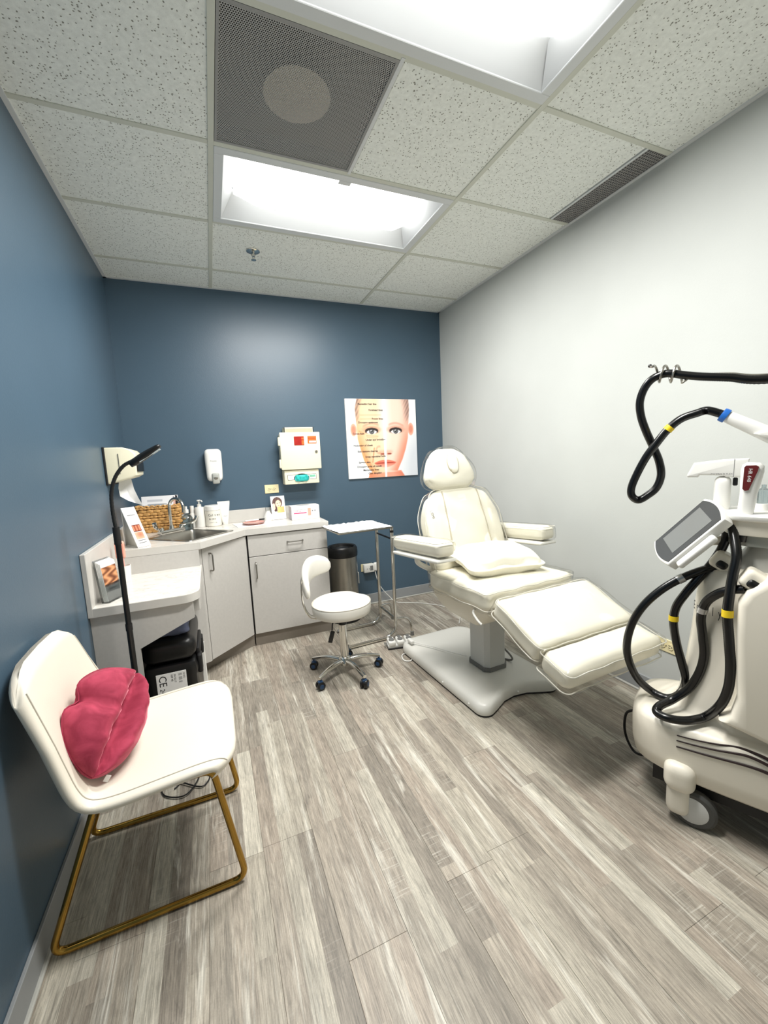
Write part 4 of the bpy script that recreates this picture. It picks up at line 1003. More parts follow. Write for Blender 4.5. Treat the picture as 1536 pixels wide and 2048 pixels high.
# ------------------------------------------------------------------ under the desk
t = thing('equipment_case', 'black rugged equipment case with white CE label under the desk ledge', 'case', (0.30, -1.08, 0))
def rib(p, u):
    p.x += 0.004 * (1 if math.sin(p.z * 60) > 0.3 else 0) * (1 if u.x > 0.7 else 0); return p
MB().cushion((0.285, -1.06, 0.185), (0.125, 0.225, 0.185), 0.025, 10, 0, None, rib).build('body', BLACK, t)
MB().cushion((0.285, -1.06, 0.435), (0.128, 0.228, 0.062), 0.05, 8).build('lid', BLACK, t)
MB().bb(0.405, 0.425, -1.20, -0.92, 0.345, 0.40, 0.008, 2).build('rim_ridge', BLACKM, t)
for y in (-1.20, -0.95): MB().bb(0.41, 0.433, y - 0.035, y + 0.035, 0.27, 0.37, 0.008, 2).build('latch', BLACKM, t)
part(MB().bb(0.215, 0.355, -1.2875, -1.2855, 0.175, 0.33, 0.001, 1).build('label', PAPER, t), 'white CE label')
lm = lambda x, z: frame4((x, -1.2882, z), (0, 0, -1), (1, 0, 0), (0, -1, 0))
lettering('CE', 0.05, INK, t, lm(0.228, 0.322)); lettering('2460', 0.032, INK, t, lm(0.228, 0.252))
lettering('SN 0217', 0.013, INK, t, lm(0.297, 0.32)); lettering('REF 4B', 0.013, INK, t, lm(0.283, 0.32)); lettering('||| |||| ||', 0.018, INK, t, lm(0.322, 0.32)); lettering('12 KG', 0.012, INK, t, lm(0.34, 0.32))
def crump(p, u):
    p.z += 0.012 * math.sin(p.x * 60) * math.cos(p.y * 37); p.x += 0.008 * math.sin(p.z * 70 + p.y * 20); return p
tag(MB().cushion((0.285, -1.10, 0.535), (0.105, 0.14, 0.034), 0.03, 10, 0.01, None, crump).build('folded_cloth', DENIM), 'slate blue folded cloth on top of the black case', 'cloth')
tag(MB().bb(0.385, 0.43, -0.815, -0.79, 0.0, 0.27, 0.004, 1).build('leaning_board', WHITE), 'narrow white board standing behind the black case', 'board')
# ------------------------------------------------------------------ floor lamp
LX, LY = 0.172, -1.51
t = thing('floor_lamp', 'thin black gooseneck floor lamp standing behind the white chair', 'lamp', (LX, LY, 0))
MB().lathe([(0, 0), (0.115, 0), (0.118, 0.006), (0.112, 0.018), (0.02, 0.022), (0.014, 0.04), (0, 0.04)], (LX, LY, 0), 36).build('base', BLACK, t)
MB().cyl((LX, LY, 0.03), (LX, LY, 0.68), 0.0125, n=16).build('lower_pole', BLACK, t)
MB().cyl((LX, LY, 0.68), (LX, LY, 1.12), 0.0115, n=16).build('upper_pole', BLACK, t)
MB().cyl((LX, LY, 1.06), (LX, LY, 1.135), 0.014, n=16).build('joint', BLACKM, t); MB().cyl((LX, LY, 0.67), (LX, LY, 0.70), 0.014, n=16).build('joint', BLACKM, t)
gp = [(LX, LY, 1.12), (LX - 0.004, LY, 1.20), (LX, LY, 1.28), (LX + 0.02, LY, 1.345), (LX + 0.055, LY, 1.393), (LX + 0.095, LY, 1.416)]
gpts = smoothpath(gp, 10)
MB().tube(gpts, [0.0072 + 0.0007 * (i % 2) for i in range(len(gpts))], 12).build('gooseneck', BLACKM, t)
ha = math.radians(33); hd = V(math.cos(ha), 0.0, math.sin(ha)); hn = V(-math.sin(ha), 0, math.cos(ha))
m = frame4(V(LX + 0.145, LY, 1.438), hd, V(0, 1, 0), hn)
def hshape(p, u): p.y *= 1.0 - 0.35 * max(0, -u.x); p.z *= 1.0 - 0.4 * max(0, u.x); return p
b = MB().cushion((0, 0, 0), (0.072, 0.032, 0.014), 0.012, 8, 0.003, None, hshape); b.v = [m @ q for q in b.v]; h = b.build('lamp_head', BLACK, t)
b = MB().box((0.012, 0, -0.0125), (0.098, 0.05, 0.003), 0.001, 1); b.v = [m @ q for q in b.v]; b.build('led_panel', LED, h)
b = MB().cyl((-0.075, 0, 0), (-0.05, 0, 0), 0.012, 0.016, 14); b.v = [m @ q for q in b.v]; b.build('swivel', BLACKM, t)
# ================================================================== WHITE CHAIR
CYc = -2.045
t = thing('accent_chair', 'off-white leatherette chair on a gold sled frame by the left wall', 'chair', (0.3, CYc, 0))
prof = [(0.568, 0.430), (0.560, 0.452), (0.52, 0.464), (0.44, 0.463), (0.34, 0.455), (0.25, 0.447), (0.19, 0.449), (0.155, 0.470), (0.135, 0.51), (0.118, 0.57), (0.100, 0.64), (0.083, 0.71), (0.066, 0.78), (0.053, 0.835), (0.046, 0.862)]
hw = [0.272, 0.278, 0.281, 0.282, 0.284, 0.284, 0.282, 0.279, 0.273, 0.264, 0.255, 0.246, 0.238, 0.230, 0.222]
cy = [CYc + 0.012 - 0.022 * max(0, (i - 6)) / 8 for i in range(len(prof))]
P = smoothpath([V(x, 0, z) for x, z in prof], 3); W = []; Y = []
for i in range(len(prof) - 1):
    for j in range(3): W.append(lerp(hw[i], hw[i + 1], j / 3)); Y.append(lerp(cy[i], cy[i + 1], j / 3))
W.append(hw[-1]); Y.append(cy[-1])
rings = []; top_edge = []
for i, p in enumerate(P):
    a = P[max(0, i - 1)]; b = P[min(len(P) - 1, i + 1)]; tg = (b - a).normalized(); nr_ = V(tg.z, 0, -tg.x)
    if nr_.z < 0 and i < 18: nr_ = -nr_
    if i >= 18 and nr_.x < 0: nr_ = -nr_
    e = min(i, len(P) - 1 - i); th = 0.027 * min(1.0, 0.35 + 0.22 * e)
    ring = []
    N = 28
    for j in range(N):
        a_ = 2 * PI * j / N; cx_ = math.copysign(abs(math.cos(a_)) ** 0.45, math.cos(a_)); sy_ = math.copysign(abs(math.sin(a_)) ** 0.8, math.sin(a_))
        cup = 0.022 * cx_ * cx_ * abs(cx_)
        fw = max(0.0, 1 - i / 10); bw_ = max(0.0, 1 - (len(P) - 1 - i) / 12)
        ring.append(V(p.x - 0.085 * fw * abs(cx_) ** 5, Y[i] + W[i] * cx_, p.z - 0.085 * bw_ * abs(cx_) ** 5) + nr_ * (th * sy_ + cup - 0.02))
    rings.append(ring)
    top_edge.append((ring[11] + nr_ * 0.0005, ring[3] + nr_ * 0.0005))
sh = MB().loft(rings).build('seat_shell', LEATHER, t, angle=60)
STITCH = M('stitch_line', rgb(196, 189, 175), 0.7, noise=(30, .05))
MB().tube([q[0] for q in top_edge[3:-3]], 0.0018, 6).build('welt', STITCH, sh); MB().tube([q[1] for q in top_edge[3:-3]], 0.0018, 6).build('welt', STITCH, sh)
fr_y = (-2.258, -1.842)
for y in fr_y:
    pts = fillet([(0.24, y, 0.428), (0.177, y, 0.428), (0.024, y, 0.012), (0.557, y, 0.012), (0.489, y, 0.428), (0.42, y, 0.428)], 0.045, 6)
    MB().tube(pts, 0.0105, 14).build('sled_leg', GOLD, t)
for x in (0.235, 0.425): MB().cyl((x, fr_y[0], 0.425), (x, fr_y[1], 0.425), 0.0105, n=12).build('cross_bar', GOLD, t)
MB().bb(0.20, 0.46, -2.2, -1.9, 0.408, 0.424, 0.004, 1).build('under_panel', BLACKM, t)
# lips pillow: upper lip lies back against the chair, mouth corners at the ends
def lips_outline(s):                             # s in -1..1 along the mouth, returns upper and lower extent
    e = max(0.0, 1 - s * s)
    upper = 0.175 * e ** 0.55 * (1 - 0.20 * math.exp(-(s / 0.16) ** 2)); lower = 0.098 * e ** 0.65
    return upper, lower
t = thing('lips_pillow', 'raspberry pink velvet lips-shaped pillow on the white chair', 'pillow', (0.2, -2.07, 0.5))
lc = V(0.212, -2.085, 0.575); la = V(0.23, 0.86, 0.45).normalized(); lbv = V(-0.53, -0.22, 0.80); lbv = (lbv - la * lbv.dot(la)).normalized(); ln = la.cross(lbv).normalized()
if ln.x < 0: ln = -ln
HL = 0.172
def lips(front):
    NS, NTt = 40, 28; rows = []
    for i in range(NS + 1):
        s = -1 + 2 * i / NS; s = math.sin(s * PI / 2); up_, lo_ = lips_outline(s); row = []
        for j in range(NTt + 1):
            q = -1 + 2 * j / NTt; yy = q * (up_ if q > 0 else lo_)
            e = max(0, 1 - s * s) ** 0.42; bulge = max(0.0, 1 - abs(q) ** 2.6) ** 0.55
            z = 0.066 * e * bulge
            if front:
                z -= 0.058 * e * math.exp(-((q - 0.02) / 0.17) ** 2)            # the mouth crease
                z += 0.012 * e * math.exp(-((abs(q) - 0.42) / 0.25) ** 2) + 0.0035 * math.sin(s * 34 + 6 * q) * (1 - abs(q)) * e + 0.004 * math.sin(s * 15 + 9 * q + 1) * e * bulge
                z -= 0.012 * math.exp(-(s / 0.14) ** 2) * max(0, q) * 1.4
            else: z = -z * 0.85
            row.append(lc + la * (s * HL) + lbv * yy + ln * z)
        rows.append(row)
    n = NTt + 1; vs = [p for r in rows for p in r]; fs = []
    for i in range(NS):
        for j in range(NTt): a = i * n + j; fs.append((a, a + 1, a + n + 1, a + n))
    return vs, fs
b = MB(); b.add(*lips(True)); b.add(*lips(False))
lo = b.build('velvet_cover', VELVET, t, angle=180)
m2 = bmesh.new(); m2.from_mesh(lo.data); bmesh.ops.remove_doubles(m2, verts=m2.verts[:], dist=0.0006); bmesh.ops.recalc_face_normals(m2, faces=m2.faces[:]); m2.to_mesh(lo.data); m2.free()
seam = []
for i in range(41):
    s = math.sin((-1 + 2 * i / 40) * PI / 2); u_, l_ = lips_outline(s); seam.append(lc + la * (s * HL) + lbv * (u_ * 1.0) + ln * 0.0)
MB().tube(seam, 0.0022, 6).build('edge_seam', M('seam_pink', rgb(150, 44, 68), .9, noise=(30, .1)), lo)
tp = lc - la * (HL - 0.01) - lbv * 0.03
MB().box(tp + V(0.012, -0.0, -0.006), (0.014, 0.003, 0.022), 0.001, 1, Matrix.Rotation(0.6, 3, 'Y')).build('care_tag', PAPER, t)
# black cable on the floor under the chair
cp = [(0.30, -1.72, 0.005), (0.36, -1.66, 0.005), (0.44, -1.70, 0.006), (0.41, -1.76, 0.007), (0.33, -1.70, 0.009), (0.29, -1.66, 0.009), (0.34, -1.60, 0.01), (0.40, -1.68, 0.012), (0.35, -1.78, 0.008), (0.27, -1.75, 0.006), (0.25, -1.68, 0.005), (0.30, -1.62, 0.012), (0.38, -1.60, 0.006), (0.46, -1.66, 0.006), (0.47, -1.73, 0.004)]
tag(MB().tube(smoothpath(cp, 8), 0.003, 8).build('loose_cable', BLACK), 'black tangled cable on the floor under the white chair', 'cable')

# ================================================================== STOOL
SX, SY = 1.26, -1.125
t = thing('rolling_stool', 'white round-seat rolling stool with a chrome five-star base', 'stool', (SX, SY, 0))
def seatfn(p, u):
    a = math.atan2(p.y, p.x); 
    k = 1.0 + 0.05 * math.cos(2 * (a - math.radians(-10))) - 0.10 * math.exp(-((a - math.radians(35)) / 0.35) ** 2); p.x *= k; p.y *= k; return p
rings = []
for r_, z in ((0.001, 0.408), (0.12, 0.408), (0.16, 0.411), (0.172, 0.42), (0.177, 0.445), (0.178, 0.47), (0.175, 0.484), (0.165, 0.494), (0.145, 0.501), (0.10, 0.506), (0.05, 0.508), (0.001, 0.508)):
    ring = []
    for j in range(48):
        a = 2 * PI * j / 48; d1 = (a - math.radians(28) + PI) % (2 * PI) - PI; d2 = (a - math.radians(-92) + PI) % (2 * PI) - PI
        k = 1.06 - 0.12 * math.exp(-(d1 / 0.28) ** 2) - 0.03 * math.exp(-(d2 / 0.5) ** 2)
        ring.append(V(SX + r_ * k * math.cos(a), SY + r_ * k * math.sin(a), z))
    rings.append(ring)
st = MB().loft(rings).build('seat', STOOLV, t, angle=70)
MB().tube([q * 1.0 for q in [V(SX + (r.x - SX) * 1.004, SY + (r.y - SY) * 1.004, 0.485) for r in rings[6]]], 0.0022, 6, closed=True).build('seat_piping', STITCH, st)
MB().box((SX, SY, 0.400), (0.16, 0.13, 0.014), 0.004, 1).build('mount_plate', BLACKM, t)
# curved back pad on two wires
BA = math.radians(140); rows_o = []; rings = []
for i in range(25):
    s = -1 + 2 * i / 24; a = BA + s * math.radians(50); e = max(0, 1 - abs(s) ** 2.6) ** 0.5
    zc = 0.685 - 0.06 * abs(s) ** 1.7 - 0.05 * s; hh = 0.072 * (0.25 + 0.75 * e); tt = 0.026 * (0.35 + 0.65 * e); ring = []
    for j in range(16):
        q = 2 * PI * j / 16; rr = 0.215 + tt * math.copysign(abs(math.cos(q)) ** 0.7, math.cos(q)); zz = zc + hh * math.copysign(abs(math.sin(q)) ** 0.7, math.sin(q))
        ring.append(V(SX + rr * math.cos(a), SY + rr * math.sin(a), zz))
    rings.append(ring)
MB().loft(rings).build('backrest', STOOLV, t, angle=70)
for off in (0.42, 0.66):
    a = BA + off; d = V(math.cos(a), math.sin(a), 0); c0 = V(SX, SY, 0)
    pts = smoothpath([c0 + d * 0.06 + V(0, 0, 0.402), c0 + d * 0.17 + V(0, 0, 0.400), c0 + d * 0.215 + V(0, 0, 0.43), c0 + d * 0.243 + V(0, 0, 0.52), c0 + d * 0.243 + V(0, 0, 0.62), c0 + d * 0.237 + V(0, 0, 0.66)], 6)
    MB().tube(pts, 0.0045, 10).build('back_wire', CHROME, t)
MB().cyl((SX, SY, 0.30), (SX, SY, 0.395), 0.014, n=16).build('gas_piston', CHROME, t)
MB().cyl((SX, SY, 0.335), (SX, SY, 0.352), 0.027, n=20).build('gas_collar', BLACK, t)
MB().cyl((SX, SY, 0.085), (SX, SY, 0.335), 0.025, n=24).build('column', CHROME, t)
lp = [V(SX - 0.03, SY, 0.39), V(SX - 0.07, SY - 0.03, 0.37), V(SX - 0.085, SY - 0.05, 0.325)]
MB().tube(smoothpath(lp, 5), 0.004, 8).build('lever', BLACK, t); MB().box(lp[-1] + V(-0.008, -0.008, -0.035), (0.028, 0.014, 0.075), 0.006, 2, Matrix.Rotation(0.3, 3, 'Y')).build('lever_paddle', BLACK, t)
MB().lathe([(0, 0.062), (0.03, 0.062), (0.045, 0.085), (0.036, 0.112), (0.026, 0.12), (0, 0.12)], (SX, SY, 0), 24).build('hub', CHROME, t)
for k in range(5):
    a = math.radians(-5 + 72 * k); d = V(math.cos(a), math.sin(a), 0); n = V(-d.y, d.x, 0); c0 = V(SX, SY, 0); rings = []
    for i in range(9):
        s = i / 8; r_ = lerp(0.025, 0.235, s); z = lerp(0.092, 0.074, s) + 0.012 * math.sin(s * PI); w_ = lerp(0.019, 0.013, s); h_ = lerp(0.018, 0.010, s)
        rings.append([c0 + d * r_ + n * (w_ * math.cos(2 * PI * j / 12)) + V(0, 0, z + h_ * math.sin(2 * PI * j / 12)) for j in range(12)])
    MB().loft(rings).build('leg', CHROME, t)
    cc = c0 + d * 0.228 + V(0, 0, 0.026); ra = a + [0.9, 0.4, 1.8, 1.2, 0.6][k]; ax = V(math.cos(ra), math.sin(ra), 0)
    c = MB().lathe([(0.006, -0.005), (0.0255, -0.005), (0.0255, -0.02), (0.018, -0.024), (0, -0.024)], cc, 20, ax).lathe([(0.006, 0.005), (0.0255, 0.005), (0.0255, 0.02), (0.018, 0.024), (0, 0.024)], cc, 20, ax).build('castor', BLACK, t)
    MB().lathe([(0, 0.0235), (0.014, 0.0245), (0.012, 0.026), (0, 0.0262)], cc, 16, ax).lathe([(0, 0.0235), (0.014, 0.0245), (0.012, 0.026), (0, 0.0262)], cc, 16, -ax).build('blue_cap', BLUEC, c)
    MB().box(cc + V(0, 0, 0.022), (0.03, 0.03, 0.018), 0.006, 2).cyl(cc + V(0, 0, 0.028), cc + V(0, 0, 0.05), 0.005, n=10).build('castor_hood', BLUEC, c)

# ================================================================== TRASH CAN
TX, TY = 1.545, -0.235
t = thing('trash_can', 'brushed steel trash can with black lid behind the tray stand', 'trash can', (TX, TY, 0))
MB().lathe([(0, 0.0), (0.125, 0.0), (0.125, 0.57), (0, 0.57)], (TX, TY, 0), 48).build('body', STEEL, t)
MB().lathe([(0, 0.0), (0.130, 0.0), (0.130, 0.02), (0.124, 0.022)], (TX, TY, 0), 40).build('base_ring', BLACK, t)
MB().lathe([(0.12, 0.565), (0.131, 0.565), (0.133, 0.60), (0.130, 0.635), (0.118, 0.65), (0.105, 0.645), (0.10, 0.625), (0, 0.62)], (TX, TY, 0), 48).build('lid', BLACK, t)
MB().bb(TX - 0.05, TX + 0.05, TY - 0.03, TY + 0.03, 0.622, 0.634, 0.005, 2).build('lid_flap', BLACKM, t)
MB().bb(TX + 0.128, TX + 0.136, TY - 0.02, TY + 0.02, 0.30, 0.40, 0.003, 1).build('side_tab', WHITE, t)

# ================================================================== TRAY STAND
t = thing('tray_stand', 'chrome tray stand beside the cabinet with a white lined tray', 'stand', (1.6, -0.62, 0))
pA, pB = V(1.772, -0.49, 0), V(1.772, -0.80, 0)   # the two uprights
TZ = 0.868
for p, e in ((pA, V(1.40, -0.50, 0)), (pB, V(1.36, -0.82, 0))):
    pts = fillet([V(p.x, p.y, TZ - 0.004), V(p.x, p.y, 0.07), V(p.x - 0.06, p.y, 0.016), V(e.x, e.y, 0.016)], 0.06, 6)
    MB().tube(pts, 0.013, 14).build('upright', CHROME, t)
    MB().sphere((e.x, e.y, 0.016), 0.0135, 12).build('end_cap', GREYP, t)
    MB().cyl((p.x, p.y, 0.825), (p.x, p.y, 0.842), 0.0145, n=16).build('collar', BLACK, t)
MB().cyl(pA + V(0, 0, 0.775), pB + V(0, 0, 0.775), 0.007, n=12).build('brace', BLACK, t)
MB().cyl(pA + V(-0.02, -0.02, 0.845), pA + V(-0.02, -0.045, 0.83), 0.014, n=12).build('knob', BLACK, t)
rp = fillet([V(1.772, -0.49, 0.165), V(1.93, -0.46, 0.165), V(1.93, -0.46, 0.025)], 0.05, 6)
for yy, xe in ((-0.49, 1.90), (-0.80, 1.90)):
    y2 = yy + (0.04 if yy > -0.6 else -0.02)
    MB().tube(fillet([V(1.772, yy, 0.15), V(xe - 0.02, y2, 0.15), V(xe, y2, 0.03)], 0.06, 6), 0.009, 12).build('rear_leg', CHROME, t)
    MB().cyl((xe, y2, 0.0), (xe, y2, 0.032), 0.014, n=14).build('foot', GREYP, t)
MB().cyl((1.772, -0.49, 0.15), (1.772, -0.80, 0.15), 0.008, n=10).build('cross_tube', CHROME, t)
tc = [V(1.318, -0.50, TZ), V(1.345, -0.872, TZ), V(1.765, -0.842, TZ), V(1.75, -0.468, TZ)]
MB().prism([(p.x, p.y) for p in tc], TZ - 0.004, TZ + 0.002).build('tray', STEEL, t)
MB().tube([p + V(0, 0, 0.004) for p in tc], 0.005, 8, closed=True).build('tray_rim', CHROME, t)
def liner_pt(i, j, n, m):
    u, v = i / n, j / m; a = tc[0].lerp(tc[3], u); b = tc[1].lerp(tc[2], u); p = a.lerp(b, v)
    c = (tc[0] + tc[1] + tc[2] + tc[3]) / 4; p = c + (p - c) * 0.985
    e = min(u, 1 - u, v, 1 - v)
    z = TZ + 0.0105 + 0.003 * math.sin(i * 2.1 + j) * math.cos(j * 1.3) + (0.006 * abs(math.sin(i * 1.7)) if v < 0.08 else 0)
    return V(p.x, p.y, z)
n, mm = 24, 16; vs = []; fs = []
for dz in (0, -0.0012):
    for j in range(mm + 1):
        for i in range(n + 1): vs.append(liner_pt(i, j, n, mm) + V(0, 0, dz))
K = (n + 1) * (mm + 1)
for j in range(mm):
    for i in range(n):
        a = j * (n + 1) + i; fs.append((a, a + 1, a + n + 2, a + n + 1)); fs.append((a + K, a + n + 1 + K, a + n + 2 + K, a + 1 + K))
tag(MB().add(vs, fs).build('tray_liner', PAPER), 'white crinkled paper liner covering the tray stand', 'liner')

# ================================================================== FOOT CONTROL
FX, FY = 1.735, -0.945
t = thing('foot_control', 'white three-pedal foot control on the floor beside chair base', 'foot control', (FX, FY, 0), math.radians(-12))
def LB(b): b.v = [ROOT[t] @ q for q in b.v]; return b
LB(MB().bb(-0.095, 0.095, -0.045, 0.045, 0.0, 0.012, 0.003, 1)).build('sole', BLACK, t)
LB(MB().bb(-0.095, 0.095, -0.045, 0.045, 0.012, 0.032, 0.006, 2)).build('bar', COLG, t)
for i in (-1, 0, 1):
    LB(MB().bb(i * 0.064 - 0.026, i * 0.064 + 0.026, -0.048, 0.05, 0.024, 0.06, 0.01, 3)).build('pedal_block', WHITE, t)
    LB(MB().lathe([(0.0, 0.058), (0.019, 0.058), (0.02, 0.064), (0.016, 0.07), (0, 0.072)], (i * 0.064, -0.012, 0), 20)).build('pedal_button', GREYP, t)
    LB(MB().lathe([(0.0, 0.058), (0.013, 0.058), (0.012, 0.066), (0, 0.068)], (i * 0.064, 0.03, 0), 16)).build('rear_button', GREYP, t)
LB(MB().tube(smoothpath([(-0.09, 0.02, 0.02), (-0.11, 0.02, 0.03), (-0.11, -0.01, 0.03), (-0.09, -0.01, 0.02)], 4), 0.004, 8)).build('carry_loop', GREYP, t)
cp = [(1.795, -0.99, 0.012), (1.80, -1.045, 0.006), (1.74, -1.07, 0.005), (1.685, -1.09, 0.005), (1.665, -1.16, 0.005), (1.70, -1.19, 0.005), (1.735, -1.15, 0.006), (1.755, -1.11, 0.006)]
tag(MB().tube(smoothpath(cp, 8), 0.004, 8).build('pedal_cord', WHITE), 'white looped cord on the floor from the foot control', 'cord')
# ================================================================== EXAM CHAIR
EX = V(2.02, -1.60, 0); ER = math.radians(3)
t = thing('exam_chair', 'ivory reclining exam chair in clear plastic covers on a white base', 'exam chair', EX, ER)
EM = ROOT[t]
def L(b): b.v = [EM @ q for q in b.v]; return b
def RX_(a): return Matrix.Rotation(math.radians(a), 3, 'X')
# base plate: rounded plan with a scooped front edge
def plate(grow):
    x1, y0, y1 = 0.285 + grow, -0.31 - grow, 0.62 + grow; pts = []
    def arc(cx, cy, r, a0, a1, n=7):
        for j in range(n + 1): a = math.radians(lerp(a0, a1, j / n)); pts.append((cx + r * math.cos(a), cy + r * math.sin(a)))
    arc(x1 - 0.10, y1 - 0.10, 0.10, 0, 90); arc(-x1 + 0.10, y1 - 0.10, 0.10, 90, 180)
    arc(-x1 + 0.055, y0 + 0.055, 0.055, 180, 290)
    for s in (-0.6, -0.3, 0, 0.3, 0.6): pts.append((x1 * s * 0.95, y0 + 0.075 * (1 - s * s * 1.9)))
    arc(x1 - 0.055, y0 + 0.055, 0.055, 250, 360)
    return pts
rings = []
for g, z in ((0.0, 0.012), (0.004, 0.03), (0.0, 0.058), (-0.012, 0.071), (-0.03, 0.077), (-0.045, 0.0785)): rings.append([V(x, y, z) for x, y in plate(g)])
L(MB().loft(rings)).build('base', POWDER, t, angle=50)
L(MB().prism(plate(-0.004), 0.0, 0.014)).build('base_skirt', RUBBER, t)
for x, y in ((-0.287, -0.20), (-0.288, 0.05), (0.02, -0.247), (-0.27, -0.285)): L(MB().sphere((x, y, 0.036), 0.006, 8)).build('base_screw', WHITE, t)
cham = [(-0.055, -0.085), (0.055, -0.085), (0.08, -0.06), (0.08, 0.07), (0.065, 0.085), (-0.065, 0.085), (-0.08, 0.07), (-0.08, -0.06)]
L(MB().prism([(x + 0.03, y + 0.02) for x, y in cham], 0.08, 0.52)).build('lift_column', COLG, t)
L(MB().prism([(x * 1.09 + 0.03, y * 1.09 + 0.02) for x, y in cham], 0.082, 0.105)).build('column_collar', GREYP, t)
# under-seat body, tapering down to the column
rings = []
for z, hx, y0, y1 in ((0.425, 0.15, -0.10, 0.10), (0.44, 0.19, -0.16, 0.13), (0.50, 0.24, -0.27, 0.16), (0.56, 0.272, -0.34, 0.17), (0.62, 0.285, -0.375, 0.165)):
    rings.append([V(x * 2 * hx, lerp(y0, y1, y + 0.5), z) for x, y in rrect(1, 1, 0.08, 4)])
L(MB().loft(rings)).build('seat_pan', VINYLS, t, angle=50)
def padded(name, c, half, r, crown, rot, mat=VINYL, fn=None, wr=0.0035, film=0.012, n=12, pipe=True):
    """cushion + loose clear cover + piped seam round its top edge"""
    def fw(p, u):
        if fn: p = fn(p, u)
        p.z += wr * math.sin(p.x * 31 + p.y * 17) * math.sin(p.y * 23 - p.x * 9) * max(0, u.z); return p
    o = L(MB().cushion(c, half, r, n, crown, rot, fw)).build(name, mat, t, angle=60)
    hf = [k + film for k in half]
    def ff(p, u):
        if fn: p = fn(p, u)
        k = film * 0.55
        p.z += k * math.sin(p.x * 19 + p.y * 13) * math.sin(p.y * 21 + 1) - film * 0.75 * max(0, u.z) * (1 if max(abs(u.x), abs(u.y)) < 0.85 else 0.2)
        p.x += k * math.sin(p.y * 33 + p.z * 25); p.y += k * math.sin(p.x * 27 + p.z * 31); return p
    L(MB().cushion(c, hf, r * 0.8, n, crown, rot, ff)).build('clear_cover', FILM, o, angle=70)
    if pipe:
        pts = []
        for x, y in rrect(2 * hf[0] - 0.01, 2 * hf[1] - 0.01, 0.03, 4):
            # subdivide straight runs so that the seam follows the shape
            pts.append((x, y))
        dense = []
        for a, b in zip(pts, pts[1:] + pts[:1]):
            m = max(1, int(math.hypot(b[0] - a[0], b[1] - a[1]) / 0.03))
            dense += [(lerp(a[0], b[0], j / m), lerp(a[1], b[1], j / m)) for j in range(m)]
        R3 = rot.to_4x4() if rot else Matrix.Identity(4)
        for lev in (0.72, -0.8):
            ring = []
            for x, y in dense:
                p = V(x, y, half[2] * lev); 
                if fn: p = fn(p, V(x / hf[0], y / hf[1], lev))
                p.z += 0.003 * math.sin(x * 40 + y * 31); ring.append(Matrix.Translation(Vector(c)) @ R3 @ p)
            L(MB().tube(ring, 0.0024, 6, closed=True)).build('piping', PIPING, o)
    return o
padded('seat_cushion', (-0.006, -0.115, 0.655), (0.297, 0.265, 0.055), 0.03, 0.012, RX_(-1.5))
# back: shoulders rounded, two lengthwise channels
def backfn(p, u):
    s = (u.y + 1) / 2                           # 0 at the hip, 1 at the shoulder
    p.x *= 1.0 - 0.30 * max(0, s - 0.55) ** 1.6 / 0.45 ** 1.6 - 0.02 * (1 - s)
    if abs(u.x) > 0.5: p.y -= 0.05 * max(0, u.y - 0.3) * (abs(u.x) - 0.5) / 0.5
    if u.z > 0:
        for c in (-0.155, 0.155): p.z -= 0.010 * math.exp(-((p.x - c) / 0.012) ** 2) * (1 - 0.4 * s)
    return p
REC = 69.5
SEAMV = M('stitched_seam', rgb(178, 170, 150), 0.6, noise=(30, .05))
bc = V(0.0, 0.215, 0.925)
padded('backrest', bc, (0.285, 0.255, 0.058), 0.045, 0.012, RX_(REC), VINYL, backfn, n=18)
for cxx in (-0.15, 0.15):                      # stitched channels
    pts = []
    for j in range(15):
        s = j / 14; p = V(cxx * (1 - 0.12 * s), lerp(-0.23, 0.225, s), 0.0); uy = p.y / 0.255
        pts.append(Matrix.Translation(bc) @ RX_(REC).to_4x4() @ V(p.x, p.y, 0.0575 + 0.012 * max(0, 1 - (cxx / 0.285) ** 2) * max(0, 1 - uy * uy)))
    L(MB().tube(pts, 0.004, 6)).build('channel_seam', SEAMV, t)
# head cushion: rounded triangle with a plugged breathing hole
def headfn(p, u):
    s = (u.y + 1) / 2; r = math.hypot(u.x, u.y)
    k = 1.0 - 0.42 * max(0, s - 0.25) ** 1.2; p.x *= k
    if abs(u.x) > 0.4: p.y *= 1 - 0.38 * ((abs(u.x) - 0.4) / 0.6) ** 1.6
    if u.z > 0: p.z += 0.01 * (1 - r * r) - 0.007 * math.exp(-((math.hypot((p.x + 0.01) / 0.042, (p.y - 0.02) / 0.072) - 1) / 0.12) ** 2)
    return p
hc = V(-0.03, 0.315, 1.283)
h = padded('head_cushion', hc, (0.185, 0.138, 0.048), 0.045, 0.01, RX_(72), VINYL, headfn, 0.002, 0.012, 18, False)
b = MB().cushion(V(0.0, 0.025, 0.064), (0.040, 0.066, 0.016), 0.016, 8, 0.004, None, lambda p, u: V(p.x * math.sqrt(max(0.05, 1 - 0.5 * u.y * u.y)), p.y * math.sqrt(max(0.05, 1 - 0.4 * u.x * u.x)), p.z))
m = Matrix.Translation(hc) @ RX_(72).to_4x4(); b.v = [m @ q for q in b.v]; L(b).build('breathing_plug', VINYL, h, angle=70)
ring = [m @ V(0.041 * math.cos(2 * PI * j / 28), 0.025 + 0.064 * math.sin(2 * PI * j / 28), 0.068) for j in range(28)]
L(MB().tube(ring, 0.003, 6, closed=True)).build('plug_seam', SEAMV, h)
L(MB().bb(-0.04, 0.04, 0.33, 0.35, 1.08, 1.25, 0.004, 1)).build('head_bracket', STEEL, t)
L(MB().cushion((0.0, 0.285, 0.91), (0.24, 0.235, 0.02), 0.02, 8, 0, RX_(REC), backfn)).build('back_shell', COLG, t)
